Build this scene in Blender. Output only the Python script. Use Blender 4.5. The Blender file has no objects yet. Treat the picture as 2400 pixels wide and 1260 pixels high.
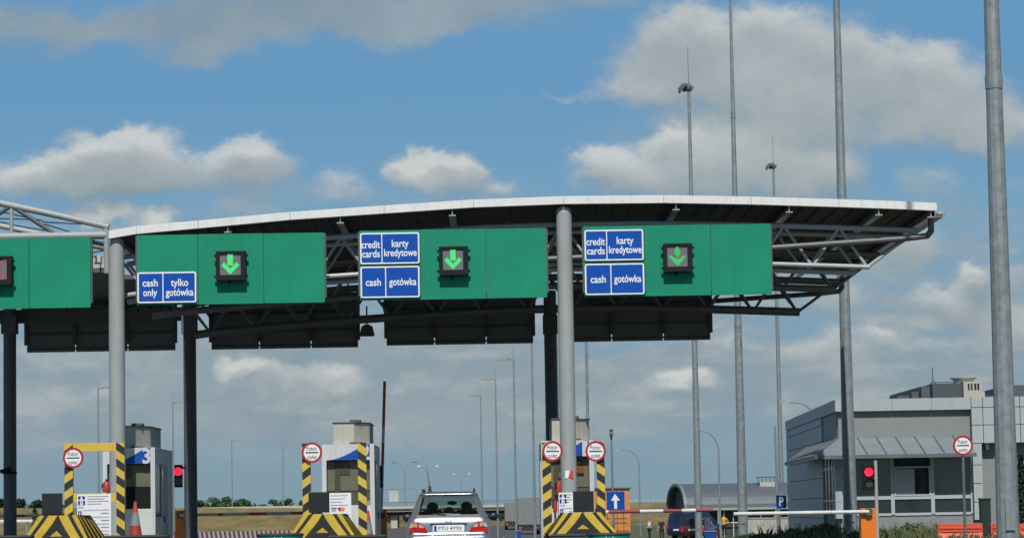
import bpy, math, random
from mathutils import Vector, Matrix
R = math.radians
rnd = random.Random(7)
S = bpy.context.scene
COL = S.collection

# ------------------------------------------------------------------ camera
FPX, CY0, HEYE, ROLL = 5800.0, 763.0, 1.25, 0.0172
th = math.atan(431.1 / FPX); psi = 0.00985
F_ = Vector((math.sin(psi) * math.cos(th), math.cos(psi) * math.cos(th), math.sin(th)))
R0 = Vector((math.cos(psi), -math.sin(psi), 0)); U0 = R0.cross(F_)
EX = R0 * math.cos(ROLL) - U0 * math.sin(ROLL)
EU = R0 * math.sin(ROLL) + U0 * math.cos(ROLL)
CAM = Vector((0, 0, HEYE))
cd = bpy.data.cameras.new("camera"); cam = bpy.data.objects.new("camera", cd); COL.objects.link(cam)
cam.matrix_world = Matrix(((EX.x, EU.x, -F_.x, 0), (EX.y, EU.y, -F_.y, 0), (EX.z, EU.z, -F_.z, HEYE), (0, 0, 0, 1)))
cd.sensor_width = 36; cd.lens = 36 * FPX / 2400; cd.shift_y = (CY0 - 630) / 2400
cd.clip_start = 0.5; cd.clip_end = 12000
S.camera = cam
S.view_settings.view_transform = 'Standard'; S.view_settings.look = 'None'
S.view_settings.exposure = 0.0; S.view_settings.gamma = 1.0

def ray(px, py):
    return F_ + EX * ((px - 1200) / FPX) + EU * ((CY0 - py) / FPX)
def P(px, py, Y):
    d = ray(px, py); return CAM + d * (Y / d.y)
def K(Y): return FPX / Y
def RB(x0, y0, x1, y1, Y):
    """level rectangle at distance Y whose edges pass the mid points of the pixel box -> X0,X1,Z0,Z1"""
    xm, ym = (x0 + x1) / 2, (y0 + y1) / 2
    return P(x0, ym, Y).x, P(x1, ym, Y).x, P(xm, y1, Y).z, P(xm, y0, Y).z

# ------------------------------------------------------------------ sun and sky
SUN_EL, SUN_AZ = 50.0, -1.4
sl = bpy.data.lights.new("sun", 'SUN'); sl.energy = 4.0; sl.angle = R(0.5); sl.color = (1, .96, .9)
so = bpy.data.objects.new("sun", sl); COL.objects.link(so)
so.rotation_euler = (R(90 - SUN_EL), 0, R(SUN_AZ))
W = bpy.data.worlds.new("World"); S.world = W; W.use_nodes = True
nt = W.node_tree; nt.nodes.clear()
SKY_STRENGTH = 0.06

def build_sky():
    N = nt.nodes.new; L = nt.links.new
    out = N('ShaderNodeOutputWorld'); bg = N('ShaderNodeBackground'); bg.inputs[1].default_value = SKY_STRENGTH
    L(bg.outputs[0], out.inputs[0])
    sky = N('ShaderNodeTexSky'); sky.sky_type = 'NISHITA'; sky.sun_disc = False
    sky.sun_elevation = R(SUN_EL); sky.sun_rotation = R(180 - SUN_AZ)
    sky.air_density = 1.0; sky.dust_density = 0.6; sky.ozone_density = 2.0; sky.altitude = 100
    tc = N('ShaderNodeTexCoord'); sp = N('ShaderNodeSeparateXYZ'); L(tc.outputs['Generated'], sp.inputs[0])
    def math_(op, a, b=None, clamp=False, tree=None):
        n = (tree or nt).nodes.new('ShaderNodeMath'); n.operation = op; n.use_clamp = clamp
        for i, x in enumerate((a, b)):
            if x is None: continue
            if isinstance(x, (int, float)): n.inputs[i].default_value = x
            else: (tree or nt).links.new(x, n.inputs[i])
        return n.outputs[0]
    ay = math_('ADD', math_('ABSOLUTE', sp.outputs[1]), 0.03)
    u = math_('MULTIPLY', math_('DIVIDE', sp.outputs[0], ay), FPX)
    v = math_('MULTIPLY', math_('DIVIDE', sp.outputs[2], ay), FPX)
    cb = N('ShaderNodeCombineXYZ'); L(u, cb.inputs[0]); L(v, cb.inputs[1])
    p0 = cb.outputs[0]
    # clouds: (direction of the centre, half width, half height, weight); directions taken from the photograph
    def uv(px, py):
        d = ray(px, py); y = abs(d.y) / d.length + 0.03
        return (d.x / d.length / y * FPX, d.z / d.length / y * FPX)
    crisp = [(330,345,95,60,1),(250,385,140,60,1),(110,410,120,50,.9),(400,400,90,60,.8),(235,400,230,75,1),(590,385,95,65,.75),(560,355,60,35,.55),(800,440,85,38,.55),
             (1020,395,95,55,1),(985,375,60,40,.9),(1085,400,60,40,.8),(1175,440,60,30,.55),(240,510,85,30,.9),(370,520,50,28,.9),(560,490,120,28,.5),
             (1610,90,150,90,1),(1760,90,190,80,1.1),(1930,130,180,90,1.1),(1650,170,220,90,1.1),(1880,210,230,95,1.0),(2120,170,150,80,.95),(2230,230,140,95,.95),(2340,300,120,60,.85),(1500,215,90,45,.7),
             (1420,395,110,50,.95),(1640,390,190,75,1.0),(1800,380,200,75,1.0),(1580,330,60,45,.8),(1930,400,110,55,.8),(1330,235,90,14,.35),(1180,225,40,26,.2),(2180,420,80,40,.5),
             (2280,650,55,34,.9),(2230,700,90,40,.8),(2330,740,110,60,.75),(2120,600,110,50,.5),(2090,560,130,45,.55),(2400,770,60,40,.8),(2050,800,150,40,.6),
             (720,885,140,44,.6),(805,885,65,40,.55),(545,865,50,36,.6),(640,910,170,34,.5),(1800,300,230,50,.6),(2150,300,140,50,.5),(560,400,110,70,.6),(1620,890,70,26,.75),(590,865,60,30,.7),(2180,690,70,40,.6),(2380,650,60,40,.5),(2300,800,120,40,.6),(1960,700,90,40,.5),(2000,470,60,25,.35),(1080,830,90,20,.35),(150,830,170,30,.45),(350,870,120,40,.4),(1300,960,160,30,.35),(1820,960,90,26,.35),(1530,820,60,20,.35),(1580,905,110,30,.6),(945,915,40,14,.5),(180,915,190,35,.5),(1880,830,80,36,.6),(1700,800,60,20,.5)]
    soft = [(850,20,430,95,1.0),(820,60,220,60,1.0),(1150,-10,430,55,.8),(250,50,420,60,.9),(480,70,200,60,.7),(-30,80,120,60,.6),(1000,50,300,60,.6),
            (1800,300,420,110,.7),(1400,900,460,70,.85),(600,950,700,80,.75),(1500,830,500,50,.75),(1100,850,420,60,.75),(300,850,420,80,.85),(750,800,420,60,.8),(1000,980,500,50,.7),(1950,900,360,60,.7),(2200,620,260,70,.55),(400,1010,620,50,.6),(1400,990,700,60,.55),(2200,830,300,60,.6),(2150,500,260,60,.4),(1450,470,200,30,.3),(700,470,330,40,.35),(2100,720,260,60,.5)]
    def field_group(name, ells):
        g = bpy.data.node_groups.new(name, 'ShaderNodeTree')
        g.interface.new_socket('P', in_out='INPUT', socket_type='NodeSocketVector')
        g.interface.new_socket('F', in_out='OUTPUT', socket_type='NodeSocketFloat')
        gi = g.nodes.new('NodeGroupInput'); go = g.nodes.new('NodeGroupOutput')
        acc = None
        for (px, py, rx, ry, w) in ells:
            c = uv(px, py)
            a = g.nodes.new('ShaderNodeVectorMath'); a.operation = 'SUBTRACT'; a.inputs[1].default_value = (c[0], c[1], 0)
            g.links.new(gi.outputs[0], a.inputs[0])
            b = g.nodes.new('ShaderNodeVectorMath'); b.operation = 'MULTIPLY'; b.inputs[1].default_value = (1 / rx / 1.36, 1 / ry / 1.36, 0)
            g.links.new(a.outputs[0], b.inputs[0])
            d = g.nodes.new('ShaderNodeVectorMath'); d.operation = 'LENGTH'; g.links.new(b.outputs[0], d.inputs[0])
            m = g.nodes.new('ShaderNodeMapRange'); m.interpolation_type = 'SMOOTHSTEP'
            m.inputs[1].default_value = 1.15; m.inputs[2].default_value = 0.1; m.inputs[3].default_value = 1; m.inputs[4].default_value = 1 - min(w, 1.0) * .96
            g.links.new(d.outputs['Value'], m.inputs[0])
            if acc is None: acc = m.outputs[0]
            else:  # union: product of the complements
                n = g.nodes.new('ShaderNodeMath'); n.operation = 'MULTIPLY'
                g.links.new(acc, n.inputs[0]); g.links.new(m.outputs[0], n.inputs[1]); acc = n.outputs[0]
        n = g.nodes.new('ShaderNodeMath'); n.operation = 'SUBTRACT'; n.inputs[0].default_value = 1; g.links.new(acc, n.inputs[1]); acc = n.outputs[0]
        g.links.new(acc, go.inputs[0])
        return g
    def noise(vec, scale, detail, rough, out='Fac', dist=0, z=0.0):
        mp = N('ShaderNodeMapping'); mp.inputs['Scale'].default_value = (1 / scale, 1.35 / scale, 1); mp.inputs['Location'].default_value = (z, z * .7, z)
        L(vec, mp.inputs[0])
        n = N('ShaderNodeTexNoise'); n.inputs['Scale'].default_value = 1; n.inputs['Detail'].default_value = detail
        n.inputs['Roughness'].default_value = rough; n.inputs['Distortion'].default_value = dist
        L(mp.outputs[0], n.inputs['Vector']); return n.outputs[out]
    def warp(vec, scale, amt, z, detail=6, rough=.6):
        n = noise(vec, scale, detail, rough, 'Color', 0, z)
        a = N('ShaderNodeVectorMath'); a.operation = 'SUBTRACT'; a.inputs[1].default_value = (.5, .5, .5); L(n, a.inputs[0])
        b = N('ShaderNodeVectorMath'); b.operation = 'MULTIPLY'; b.inputs[1].default_value = (amt, amt, 0); L(a.outputs[0], b.inputs[0])
        c = N('ShaderNodeVectorMath'); c.operation = 'ADD'; L(vec, c.inputs[0]); L(b.outputs[0], c.inputs[1]); return c.outputs[0]
    pw = warp(p0, 150, 130, 3.1)
    ps = warp(p0, 320, 260, 8.3, 5, .55)
    gA, gB = field_group('cumulus_field', crisp), field_group('veil_field', soft)
    def call(g, vec):
        n = N('ShaderNodeGroup'); n.node_tree = g; L(vec, n.inputs[0]); return n.outputs[0]
    def shift(vec, dx, dy):
        c = N('ShaderNodeVectorMath'); c.operation = 'ADD'; L(vec, c.inputs[0]); c.inputs[1].default_value = (dx, dy, 0); return c.outputs[0]
    fA = call(gA, pw); fA2 = call(gA, shift(pw, -8, 38)); fB = call(gB, ps)
    nz = noise(p0, 70, 8, .62, 'Fac', .3, 1.7); nzl = noise(p0, 260, 6, .6, 'Fac', .2, 5.5)
    def mr(x, a, b, lo=0.0, hi=1.0, kind='SMOOTHSTEP'):
        m = N('ShaderNodeMapRange'); m.interpolation_type = kind; L(x, m.inputs[0])
        for i, q in enumerate((a, b, lo, hi)): m.inputs[i + 1].default_value = q
        return m.outputs[0]
    dA = math_('ADD', fA, math_('MULTIPLY', math_('MULTIPLY', math_('SUBTRACT', nz, .5), 1.1), math_('MULTIPLY', fA, 2.2, True)))
    alA = mr(dA, .09, .86, 0, .95)
    dB = math_('ADD', fB, math_('MULTIPLY', math_('MULTIPLY', math_('SUBTRACT', nzl, .5), 1.1), math_('MULTIPLY', fB, 2.0, True)))
    alB = mr(dB, .12, .95, 0, .85)
    shade = math_('ADD', math_('MULTIPLY', math_('SUBTRACT', fA, fA2), .85), math_('ADD', .47, math_('MULTIPLY', math_('SUBTRACT', nzl, .5), 1.0)), True)
    def ramp(fac, stops):
        r = N('ShaderNodeValToRGB'); e = r.color_ramp.elements
        while len(e) < len(stops): e.new(.5)
        for q, (pos, c) in zip(e, stops): q.position = pos; q.color = (*c, 1)
        L(fac, r.inputs[0]); return r.outputs[0]
    def lin(c): return tuple(((x / 255 + .055) / 1.055) ** 2.4 for x in c)
    def scale(colr, k):
        m = N('ShaderNodeVectorMath'); m.operation = 'SCALE'; L(colr, m.inputs[0]); m.inputs['Scale'].default_value = k; return m.outputs[0]
    cumul = ramp(shade, [(0, lin((136, 152, 160))), (.45, lin((162, 172, 176))), (.8, lin((184, 190, 191))), (1, lin((202, 206, 204)))])
    veil = ramp(nzl, [(.25, lin((130, 147, 157))), (.75, lin((156, 169, 176)))])
    def mix(f, a, b):
        m = N('ShaderNodeMix'); m.data_type = 'RGBA'; L(f, m.inputs[0])
        for i, q in ((6, a), (7, b)):
            if isinstance(q, tuple): m.inputs[i].default_value = (*q, 1)
            else: L(q, m.inputs[i])
        return m.outputs[2]
    # the clear sky: physical sky, its tone filtered by thin high haze that thickens to the horizon
    el = math_('DIVIDE', sp.outputs[2], ay)
    hz = mr(el, .0, .17, 0, 1, 'LINEAR')
    clear = ramp(hz, [(0, lin((130, 155, 168))), (.3, lin((128, 158, 177))), (.6, lin((118, 163, 193))), (1, lin((103, 152, 192)))])
    base = mix(math_('MULTIPLY', mr(sp.outputs[2], .35, .6), 1.0), scale(clear, 1 / SKY_STRENGTH), sky.outputs[0])
    c1 = mix(alB, base, scale(veil, 1 / SKY_STRENGTH))
    mp = N('ShaderNodeMapping'); mp.inputs['Scale'].default_value = (1/240, 1/75, 1); L(warp(p0, 60, 40, 2.2), mp.inputs[0])
    sn = N('ShaderNodeTexNoise'); sn.inputs['Scale'].default_value = 1; sn.inputs['Detail'].default_value = 7; sn.inputs['Roughness'].default_value = .58; L(mp.outputs[0], sn.inputs['Vector'])
    band = math_('MULTIPLY', mr(el, .012, .045), math_('SUBTRACT', 1, mr(el, .075, .15)))
    st = math_('MULTIPLY', mr(sn.outputs[0], .34, .62, 0, .85), band)
    c1 = mix(st, c1, scale(ramp(mr(sn.outputs[0], .45, .75), [(0, lin((146, 161, 169))), (1, lin((174, 181, 182)))]), 1 / SKY_STRENGTH))
    c2 = mix(alA, c1, scale(cumul, 1 / SKY_STRENGTH))
    up = mr(sp.outputs[2], -.02, .0)
    c3 = mix(up, tuple(x / SKY_STRENGTH for x in (.12, .13, .12)), c2)
    L(c3, bg.inputs[0])
build_sky()

# ------------------------------------------------------------------ materials
MATS = {}
def M(name, col, rough=.6, metal=0.0, var=.10, scale=2.5, bump=0.0, bscale=20, spec=.5, streak=0.0, coat=0.0):
    if name in MATS: return MATS[name]
    m = bpy.data.materials.new(name); m.use_nodes = True; n = m.node_tree.nodes; l = m.node_tree.links
    b = n['Principled BSDF']; b.inputs['Roughness'].default_value = rough; b.inputs['Metallic'].default_value = metal
    b.inputs['Specular IOR Level'].default_value = spec; b.inputs['Coat Weight'].default_value = coat
    tc = n.new('ShaderNodeTexCoord')
    nz = n.new('ShaderNodeTexNoise'); nz.inputs['Scale'].default_value = scale; nz.inputs['Detail'].default_value = 8; nz.inputs['Roughness'].default_value = .65
    l.new(tc.outputs['Object'], nz.inputs['Vector'])
    r = n.new('ShaderNodeValToRGB'); e = r.color_ramp.elements
    e[0].position = .3; e[1].position = .7
    e[0].color = (*[c * (1 - var) for c in col], 1); e[1].color = (*[min(1, c * (1 + var)) for c in col], 1)
    l.new(nz.outputs[0], r.inputs[0]); src = r.outputs[0]
    if streak:   # rain streaks and dirt: noise stretched along the vertical
        mp = n.new('ShaderNodeMapping'); mp.inputs['Scale'].default_value = (9, 9, .5); l.new(tc.outputs['Object'], mp.inputs[0])
        n2 = n.new('ShaderNodeTexNoise'); n2.inputs['Scale'].default_value = 1.5; n2.inputs['Detail'].default_value = 6; l.new(mp.outputs[0], n2.inputs['Vector'])
        r2 = n.new('ShaderNodeValToRGB'); r2.color_ramp.elements[0].position = .48; r2.color_ramp.elements[1].position = .75
        r2.color_ramp.elements[0].color = (1, 1, 1, 1); r2.color_ramp.elements[1].color = (1 - streak, 1 - streak, 1 - streak * 1.1, 1)
        l.new(n2.outputs[0], r2.inputs[0])
        mx = n.new('ShaderNodeMix'); mx.data_type = 'RGBA'; mx.blend_type = 'MULTIPLY'; mx.inputs[0].default_value = 1
        l.new(src, mx.inputs[6]); l.new(r2.outputs[0], mx.inputs[7]); src = mx.outputs[2]
    l.new(src, b.inputs['Base Color'])
    rr = n.new('ShaderNodeMapRange'); rr.inputs[3].default_value = max(.02, rough - .1); rr.inputs[4].default_value = min(1, rough + .1)
    l.new(nz.outputs[0], rr.inputs[0]); l.new(rr.outputs[0], b.inputs['Roughness'])
    if bump:
        nb = n.new('ShaderNodeTexNoise'); nb.inputs['Scale'].default_value = bscale; nb.inputs['Detail'].default_value = 5
        l.new(tc.outputs['Object'], nb.inputs['Vector'])
        bp = n.new('ShaderNodeBump'); bp.inputs['Strength'].default_value = bump; bp.inputs['Distance'].default_value = .03
        l.new(nb.outputs[0], bp.inputs['Height']); l.new(bp.outputs[0], b.inputs['Normal'])
    MATS[name] = m; return m
def EM(name, col, strength):
    if name in MATS: return MATS[name]
    m = bpy.data.materials.new(name); m.use_nodes = True; n = m.node_tree.nodes
    b = n['Principled BSDF']; b.inputs['Base Color'].default_value = (*[c * .3 for c in col], 1)
    b.inputs['Emission Color'].default_value = (*col, 1); b.inputs['Emission Strength'].default_value = strength
    MATS[name] = m; return m
def GLASS(name, tint, opac, rough=.05):
    if name in MATS: return MATS[name]
    m = bpy.data.materials.new(name); m.use_nodes = True; n = m.node_tree.nodes; l = m.node_tree.links
    n.remove(n['Principled BSDF'])
    t = n.new('ShaderNodeBsdfTransparent'); t.inputs[0].default_value = (*tint, 1)
    d = n.new('ShaderNodeBsdfPrincipled'); d.inputs['Base Color'].default_value = (.015, .02, .02, 1); d.inputs['Roughness'].default_value = rough
    lw = n.new('ShaderNodeLayerWeight'); lw.inputs[0].default_value = .5
    fr = n.new('ShaderNodeMath'); fr.operation = 'POWER'; fr.inputs[1].default_value = 4.0; l.new(lw.outputs['Facing'], fr.inputs[0])
    a = n.new('ShaderNodeMath'); a.operation = 'ADD'; a.inputs[1].default_value = opac; a.use_clamp = True; l.new(fr.outputs[0], a.inputs[0])
    mx = n.new('ShaderNodeMixShader'); l.new(a.outputs[0], mx.inputs[0]); l.new(t.outputs[0], mx.inputs[1]); l.new(d.outputs[0], mx.inputs[2])
    l.new(mx.outputs[0], n['Material Output'].inputs[0]); MATS[name] = m; return m

white = M('white_painted_metal', (.73, .73, .70), .45, streak=.13, var=.05)
boothw = M('booth_white_paint', (.56, .57, .55), .5, streak=.16, var=.05)
galv = M('galvanised_steel', (.25, .28, .285), .5, .25, .24, 5.0, .15, 60, streak=.14)
greysteel = M('grey_painted_steel', (.33, .355, .345), .5, 0, .06, streak=.10)
trussm = M('truss_paint', (.38, .40, .40), .30, 0, .08, coat=.5)
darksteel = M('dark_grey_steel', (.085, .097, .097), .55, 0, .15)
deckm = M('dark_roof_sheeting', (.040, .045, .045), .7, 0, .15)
green = M('green_sign_paint', (.007, .245, .138), .6, 0, .10, .9, .25, 1.3, streak=.09, spec=.25)
blue = M('blue_sign_paint', (.003, .074, .38), .6, 0, .05, 1.5, spec=.2)
swblue = M('blue_booth_paint', (.008, .075, .36), .6, 0, .05, spec=.2)
lettw = M('white_lettering', (.80, .81, .80), .5, var=.03)
black = M('black_plastic', (.012, .013, .016), .65, var=.2, spec=.2)
blackp = M('black_sign_paint', (.022, .025, .028), .5, var=.15)
yellow = M('yellow_sign_paint', (.62, .44, .06), .55, 0, .08, 3, streak=.10)
mattyellow = M('matt_yellow_road_paint', (.42, .30, .045), .9, 0, .14, 3, spec=.05, streak=.15)
mattblack = M('matt_black_road_paint', (.028, .031, .031), .95, 0, .2, spec=.03)
red = M('red_sign_paint', (.38, .018, .028), .45, var=.08)
redpl = M('red_orange_plastic', (.62, .07, .03), .5, var=.10, streak=.1)
orange = M('orange_powder_coat', (.75, .19, .012), .45, var=.04)
orangec = M('orange_container_paint', (.60, .24, .05), .55, var=.12, streak=.2)
rubber = M('dark_grey_rubber', (.030, .034, .036), .7, var=.2)
greyboard = M('grey_board_back', (.17, .20, .20), .7, var=.10)
noseboard = M('dark_grey_board', (.022, .027, .030), .7, var=.1, spec=.2)
asphalt = M('asphalt', (.075, .073, .072), .9, 0, .18, .6, .4, 8)
concrete = M('concrete', (.40, .39, .36), .85, 0, .15, 1.2, .2, 15, streak=.15)
beige = M('beige_concrete', (.48, .46, .39), .85, 0, .12, .5, streak=.15)
drygrass = M('dry_grass', (.165, .128, .048), .95, 0, .40, .35, .8, 3)
greengrass = M('green_grass', (.085, .090, .032), .95, 0, .45, .5, .8, 4)
foliage = M('green_foliage', (.045, .085, .024), .8, 0, .55, 1.2)
foliaged = M('dark_foliage', (.022, .045, .026), .8, 0, .5, .6)
bark = M('bark', (.11, .085, .06), .9, 0, .3, 6)
clad = M('light_cladding_panel', (.385, .43, .45), .45, 0, .05, 1.0, streak=.10)
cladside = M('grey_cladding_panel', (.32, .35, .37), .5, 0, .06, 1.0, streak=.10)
stucco = M('grey_stucco', (.235, .255, .25), .9, 0, .07, 2, .25, 40)
seam = M('grey_standing_seam_metal', (.24, .28, .30), .45, .3, .08)
joint = M('dark_joint', (.05, .06, .065), .8)
frame = M('window_frame_metal', (.42, .46, .49), .4, 0, .05)
glassdark = M('dark_window_glass', (.012, .018, .02), .08, 0, .3, .8, spec=.8)
blindm = M('white_roller_blind', (.42, .42, .44), .8, 0, .06)
boothglass = GLASS('booth_glass', (.85, .87, .84), .10)
carglass = GLASS('car_glass', (.86, .92, .90), .08, .03)
tan = M('tan_interior', (.44, .39, .31), .8, var=.15)
dim = M('dark_interior', (.02, .02, .022), .7)
silver = M('silver_car_paint', (.37, .40, .43), .28, .80, .03, 3, coat=.4)
carblack = M('black_car_trim', (.015, .016, .018), .4)
chrome = M('chrome', (.55, .57, .6), .15, 1)
tyre = M('tyre_rubber', (.018, .018, .018), .8)
lred = M('red_lens', (.55, .012, .015), .18, coat=.6)
lclear = M('clear_lens', (.60, .55, .52), .2, coat=.6)
lamber = M('amber_lens', (.65, .30, .14), .2, coat=.6)
navy = M('navy_van_paint', (.008, .016, .075), .3, 0, .08, coat=.5)
maroon = M('dark_red_car_paint', (.055, .009, .011), .35, coat=.5)
bluebin = M('blue_plastic', (.01, .07, .32), .5)
tarp = M('grey_trailer_panel', (.30, .31, .30), .6, 0, .08, streak=.2)
skin = M('skin', (.45, .27, .19), .6); hairm = M('dark_hair', (.03, .022, .018), .7)
shirtw = M('white_shirt_cloth', (.70, .70, .74), .85); clothd = M('dark_clothing', (.015, .016, .02), .85)
shirty = M('yellow_shirt_cloth', (.70, .36, .02), .85)
lensoff = M('unlit_lens', (.05, .055, .05), .3)
screen = M('lane_signal_screen', (.14, .15, .155), .55)
onred = EM('lit_red_lamp', (1, .012, .035), 2.2)
ongreen = EM('lit_green_arrow', (.06, .80, .20), .72)
dimgreen = EM('dim_green_arrow', (.07, .60, .19), .55)
onredx = EM('dim_red_cross', (.75, .09, .10), .32)
redwh = M('white_barrier_paint', (.60, .60, .56), .6, 0, .12)
dred = M('faded_red_barrier_paint', (.24, .045, .045), .6, 0, .15)

# ------------------------------------------------------------------ mesh helpers
ROOTLOC = {}
class MB:
    def __init__(s): s.v = []; s.f = []; s.m = []; s.sm = []
    def add(s, vs, fs, mi=0, smooth=False):
        o = len(s.v); s.v += [Vector(q) for q in vs]
        for f in fs: s.f.append([i + o for i in f]); s.m.append(mi); s.sm.append(smooth)
        return s
    def box(s, x0, x1, y0, y1, z0, z1, mi=0):
        v = [(x0,y0,z0),(x1,y0,z0),(x1,y1,z0),(x0,y1,z0),(x0,y0,z1),(x1,y0,z1),(x1,y1,z1),(x0,y1,z1)]
        return s.add(v, [(0,3,2,1),(4,5,6,7),(0,1,5,4),(1,2,6,5),(2,3,7,6),(3,0,4,7)], mi)
    def hexa(s, b, t, mi=0):
        """b, t: four corner points of the bottom and of the top, same winding"""
        return s.add(list(b) + list(t), [(0,3,2,1),(4,5,6,7),(0,1,5,4),(1,2,6,5),(2,3,7,6),(3,0,4,7)], mi)
    def tube(s, p, q, r, r2=None, n=10, mi=0, caps=True):
        p = Vector(p); q = Vector(q); d = (q - p).normalized(); r2 = r if r2 is None else r2
        a = d.cross(Vector((0, 0, 1)));
        if a.length < 1e-4: a = d.cross(Vector((0, 1, 0)))
        a.normalize(); b = d.cross(a); vs = []
        for c, rr in ((p, r), (q, r2)):
            for i in range(n):
                t = 2 * math.pi * (i + .5) / n; vs.append(c + a * (rr * math.cos(t)) + b * (rr * math.sin(t)))
        s.add(vs, [(i, i + n, (i + 1) % n + n, (i + 1) % n) for i in range(n)], mi, n > 6)
        if caps: s.add(vs, [tuple(range(n)), tuple(range(2 * n - 1, n - 1, -1))], mi)
        return s
    def path(s, pts, r, n=8, mi=0):
        for a, b in zip(pts, pts[1:]): s.tube(a, b, r, n=n, mi=mi)
        for p in pts[1:-1]: s.ball(p, r * 1.02, n=n, mi=mi)
        return s
    def ball(s, c, r, n=8, mi=0, sx=1, sy=1, sz=1):
        c = Vector(c); vs = []; h = max(4, n // 2 + 1)
        for j in range(h + 1):
            ph = math.pi * j / h
            for i in range(n):
                t = 2 * math.pi * i / n
                vs.append(c + Vector((r * sx * math.sin(ph) * math.cos(t), r * sy * math.sin(ph) * math.sin(t), r * sz * math.cos(ph))))
        return s.add(vs, [(j*n+i, j*n+(i+1)%n, (j+1)*n+(i+1)%n, (j+1)*n+i)[::-1] for j in range(h) for i in range(n)], mi, True)
    def lathe(s, c, prof, n=20, mi=0):
        c = Vector(c); vs = []
        for r, z in prof:
            for i in range(n):
                t = 2 * math.pi * i / n; vs.append(c + Vector((r * math.cos(t), r * math.sin(t), z)))
        m = len(prof)
        s.add(vs, [(j*n+i, j*n+(i+1)%n, (j+1)*n+(i+1)%n, (j+1)*n+i) for j in range(m-1) for i in range(n)], mi, True)
        return s.add(vs, [tuple(range(n-1,-1,-1)), tuple(range((m-1)*n, m*n))], mi)
    def prism(s, poly, d, mi=0):
        """poly: 3D points (counter-clockwise seen from the front), d: extrusion vector towards the back"""
        n = len(poly); poly = [Vector(p) for p in poly]; vs = poly + [p + Vector(d) for p in poly]
        return s.add(vs, [tuple(range(n)), tuple(range(2*n-1, n-1, -1))] + [(i, i+n, (i+1)%n+n, (i+1)%n) for i in range(n)], mi)
    def disc(s, cx, y, cz, r, n=32, t=.02, mi=0):
        return s.prism([(cx + r*math.cos(2*math.pi*i/n), y, cz + r*math.sin(2*math.pi*i/n)) for i in range(n)], (0, t, 0), mi)
    def flat(s, poly, y, t=.004, mi=0):
        return s.prism([(x, y, z) for x, z in poly], (0, t, 0), mi)
    def ring(s, cx, y, cz, r0, r1, n=32, t=.01, mi=0):
        for i in range(n):
            a, b = 2*math.pi*i/n, 2*math.pi*(i+1)/n
            s.flat([(cx+r0*math.cos(a), cz+r0*math.sin(a)), (cx+r1*math.cos(a), cz+r1*math.sin(a)), (cx+r1*math.cos(b), cz+r1*math.sin(b)), (cx+r0*math.cos(b), cz+r0*math.sin(b))], y, t, mi)
        return s
    def rrect(s, x0, x1, z0, z1, r, y, t, mi=0):
        pts = []
        for cx, cz, a0 in ((x1-r, z0+r, -90), (x1-r, z1-r, 0), (x0+r, z1-r, 90), (x0+r, z0+r, 180)):
            for k in range(5):
                a = R(a0 + 22.5 * k); pts.append((cx + r*math.cos(a), cz + r*math.sin(a)))
        return s.flat(pts, y, t, mi)
    def text(s, txt, cx, cz, w, h, y, mi=0, bold=.012, t=.004):
        """lettering facing the camera side: cx,cz centre, w full width, h height of the font's capitals"""
        cu = bpy.data.curves.new('lettering', 'FONT'); cu.body = txt; cu.size = 1; cu.extrude = .5; cu.offset = bold; cu.resolution_u = 3
        o = bpy.data.objects.new('lettering', cu); COL.objects.link(o)
        dg = bpy.context.evaluated_depsgraph_get(); me = bpy.data.meshes.new_from_object(o.evaluated_get(dg))
        xs = [q.co.x for q in me.vertices]; x0, x1 = min(xs), max(xs)
        k = h / .70; kx = w / (x1 - x0)
        vs = [(cx + (q.co.x - (x0 + x1) / 2) * kx, y - q.co.z * t, cz + (q.co.y - .30) * k) for q in me.vertices]
        s.add(vs, [tuple(p.vertices) for p in me.polygons], mi)
        bpy.data.objects.remove(o); bpy.data.meshes.remove(me); bpy.data.curves.remove(cu)
        return s
    def build(s, name, mats, parent=None, bevel=0.0, label=None):
        if not isinstance(mats, (list, tuple)): mats = [mats]
        root = parent
        while root is not None and root.parent is not None: root = root.parent
        off = ROOTLOC.get(root.as_pointer(), Vector()) if root is not None else Vector()
        me = bpy.data.meshes.new(name); me.from_pydata([tuple(q - off) for q in s.v], [], s.f)
        for m in mats: me.materials.append(m)
        for p, mi, sm in zip(me.polygons, s.m, s.sm): p.material_index = mi; p.use_smooth = sm
        me.update(); o = bpy.data.objects.new(name, me); COL.objects.link(o)
        if parent is not None: o.parent = parent
        if label: o['label'] = label
        if bevel:
            b = o.modifiers.new('edge', 'BEVEL'); b.width = bevel; b.segments = 2; b.limit_method = 'ANGLE'; b.angle_limit = R(50)
        return o
def tag(o, label=None, cat=None, group=None, kind=None):
    for k, q in (('label', label), ('category', cat), ('group', group), ('kind', kind)):
        if q: o[k] = q
    return o
def thing(name, label, cat, loc, group=None):
    o = bpy.data.objects.new(name, None); COL.objects.link(o); o.location = loc; o.empty_display_size = .2
    ROOTLOC[o.as_pointer()] = Vector(loc); return tag(o, label, cat, group)
def dup(root, dloc, label, group=None):
    def cp(o, par):
        c = o.copy(); COL.objects.link(c); c.parent = par
        for ch in o.children: cp(ch, c)
        return c
    r = cp(root, None); r.location = Vector(root.location) + Vector(dloc)
    ROOTLOC[r.as_pointer()] = Vector(r.location)
    r['label'] = label
    if group: r['group'] = group
    return r
def struct(name, mb, mat, bevel=0): return tag(mb.build(name, mat, None, bevel), kind='structure')

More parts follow.
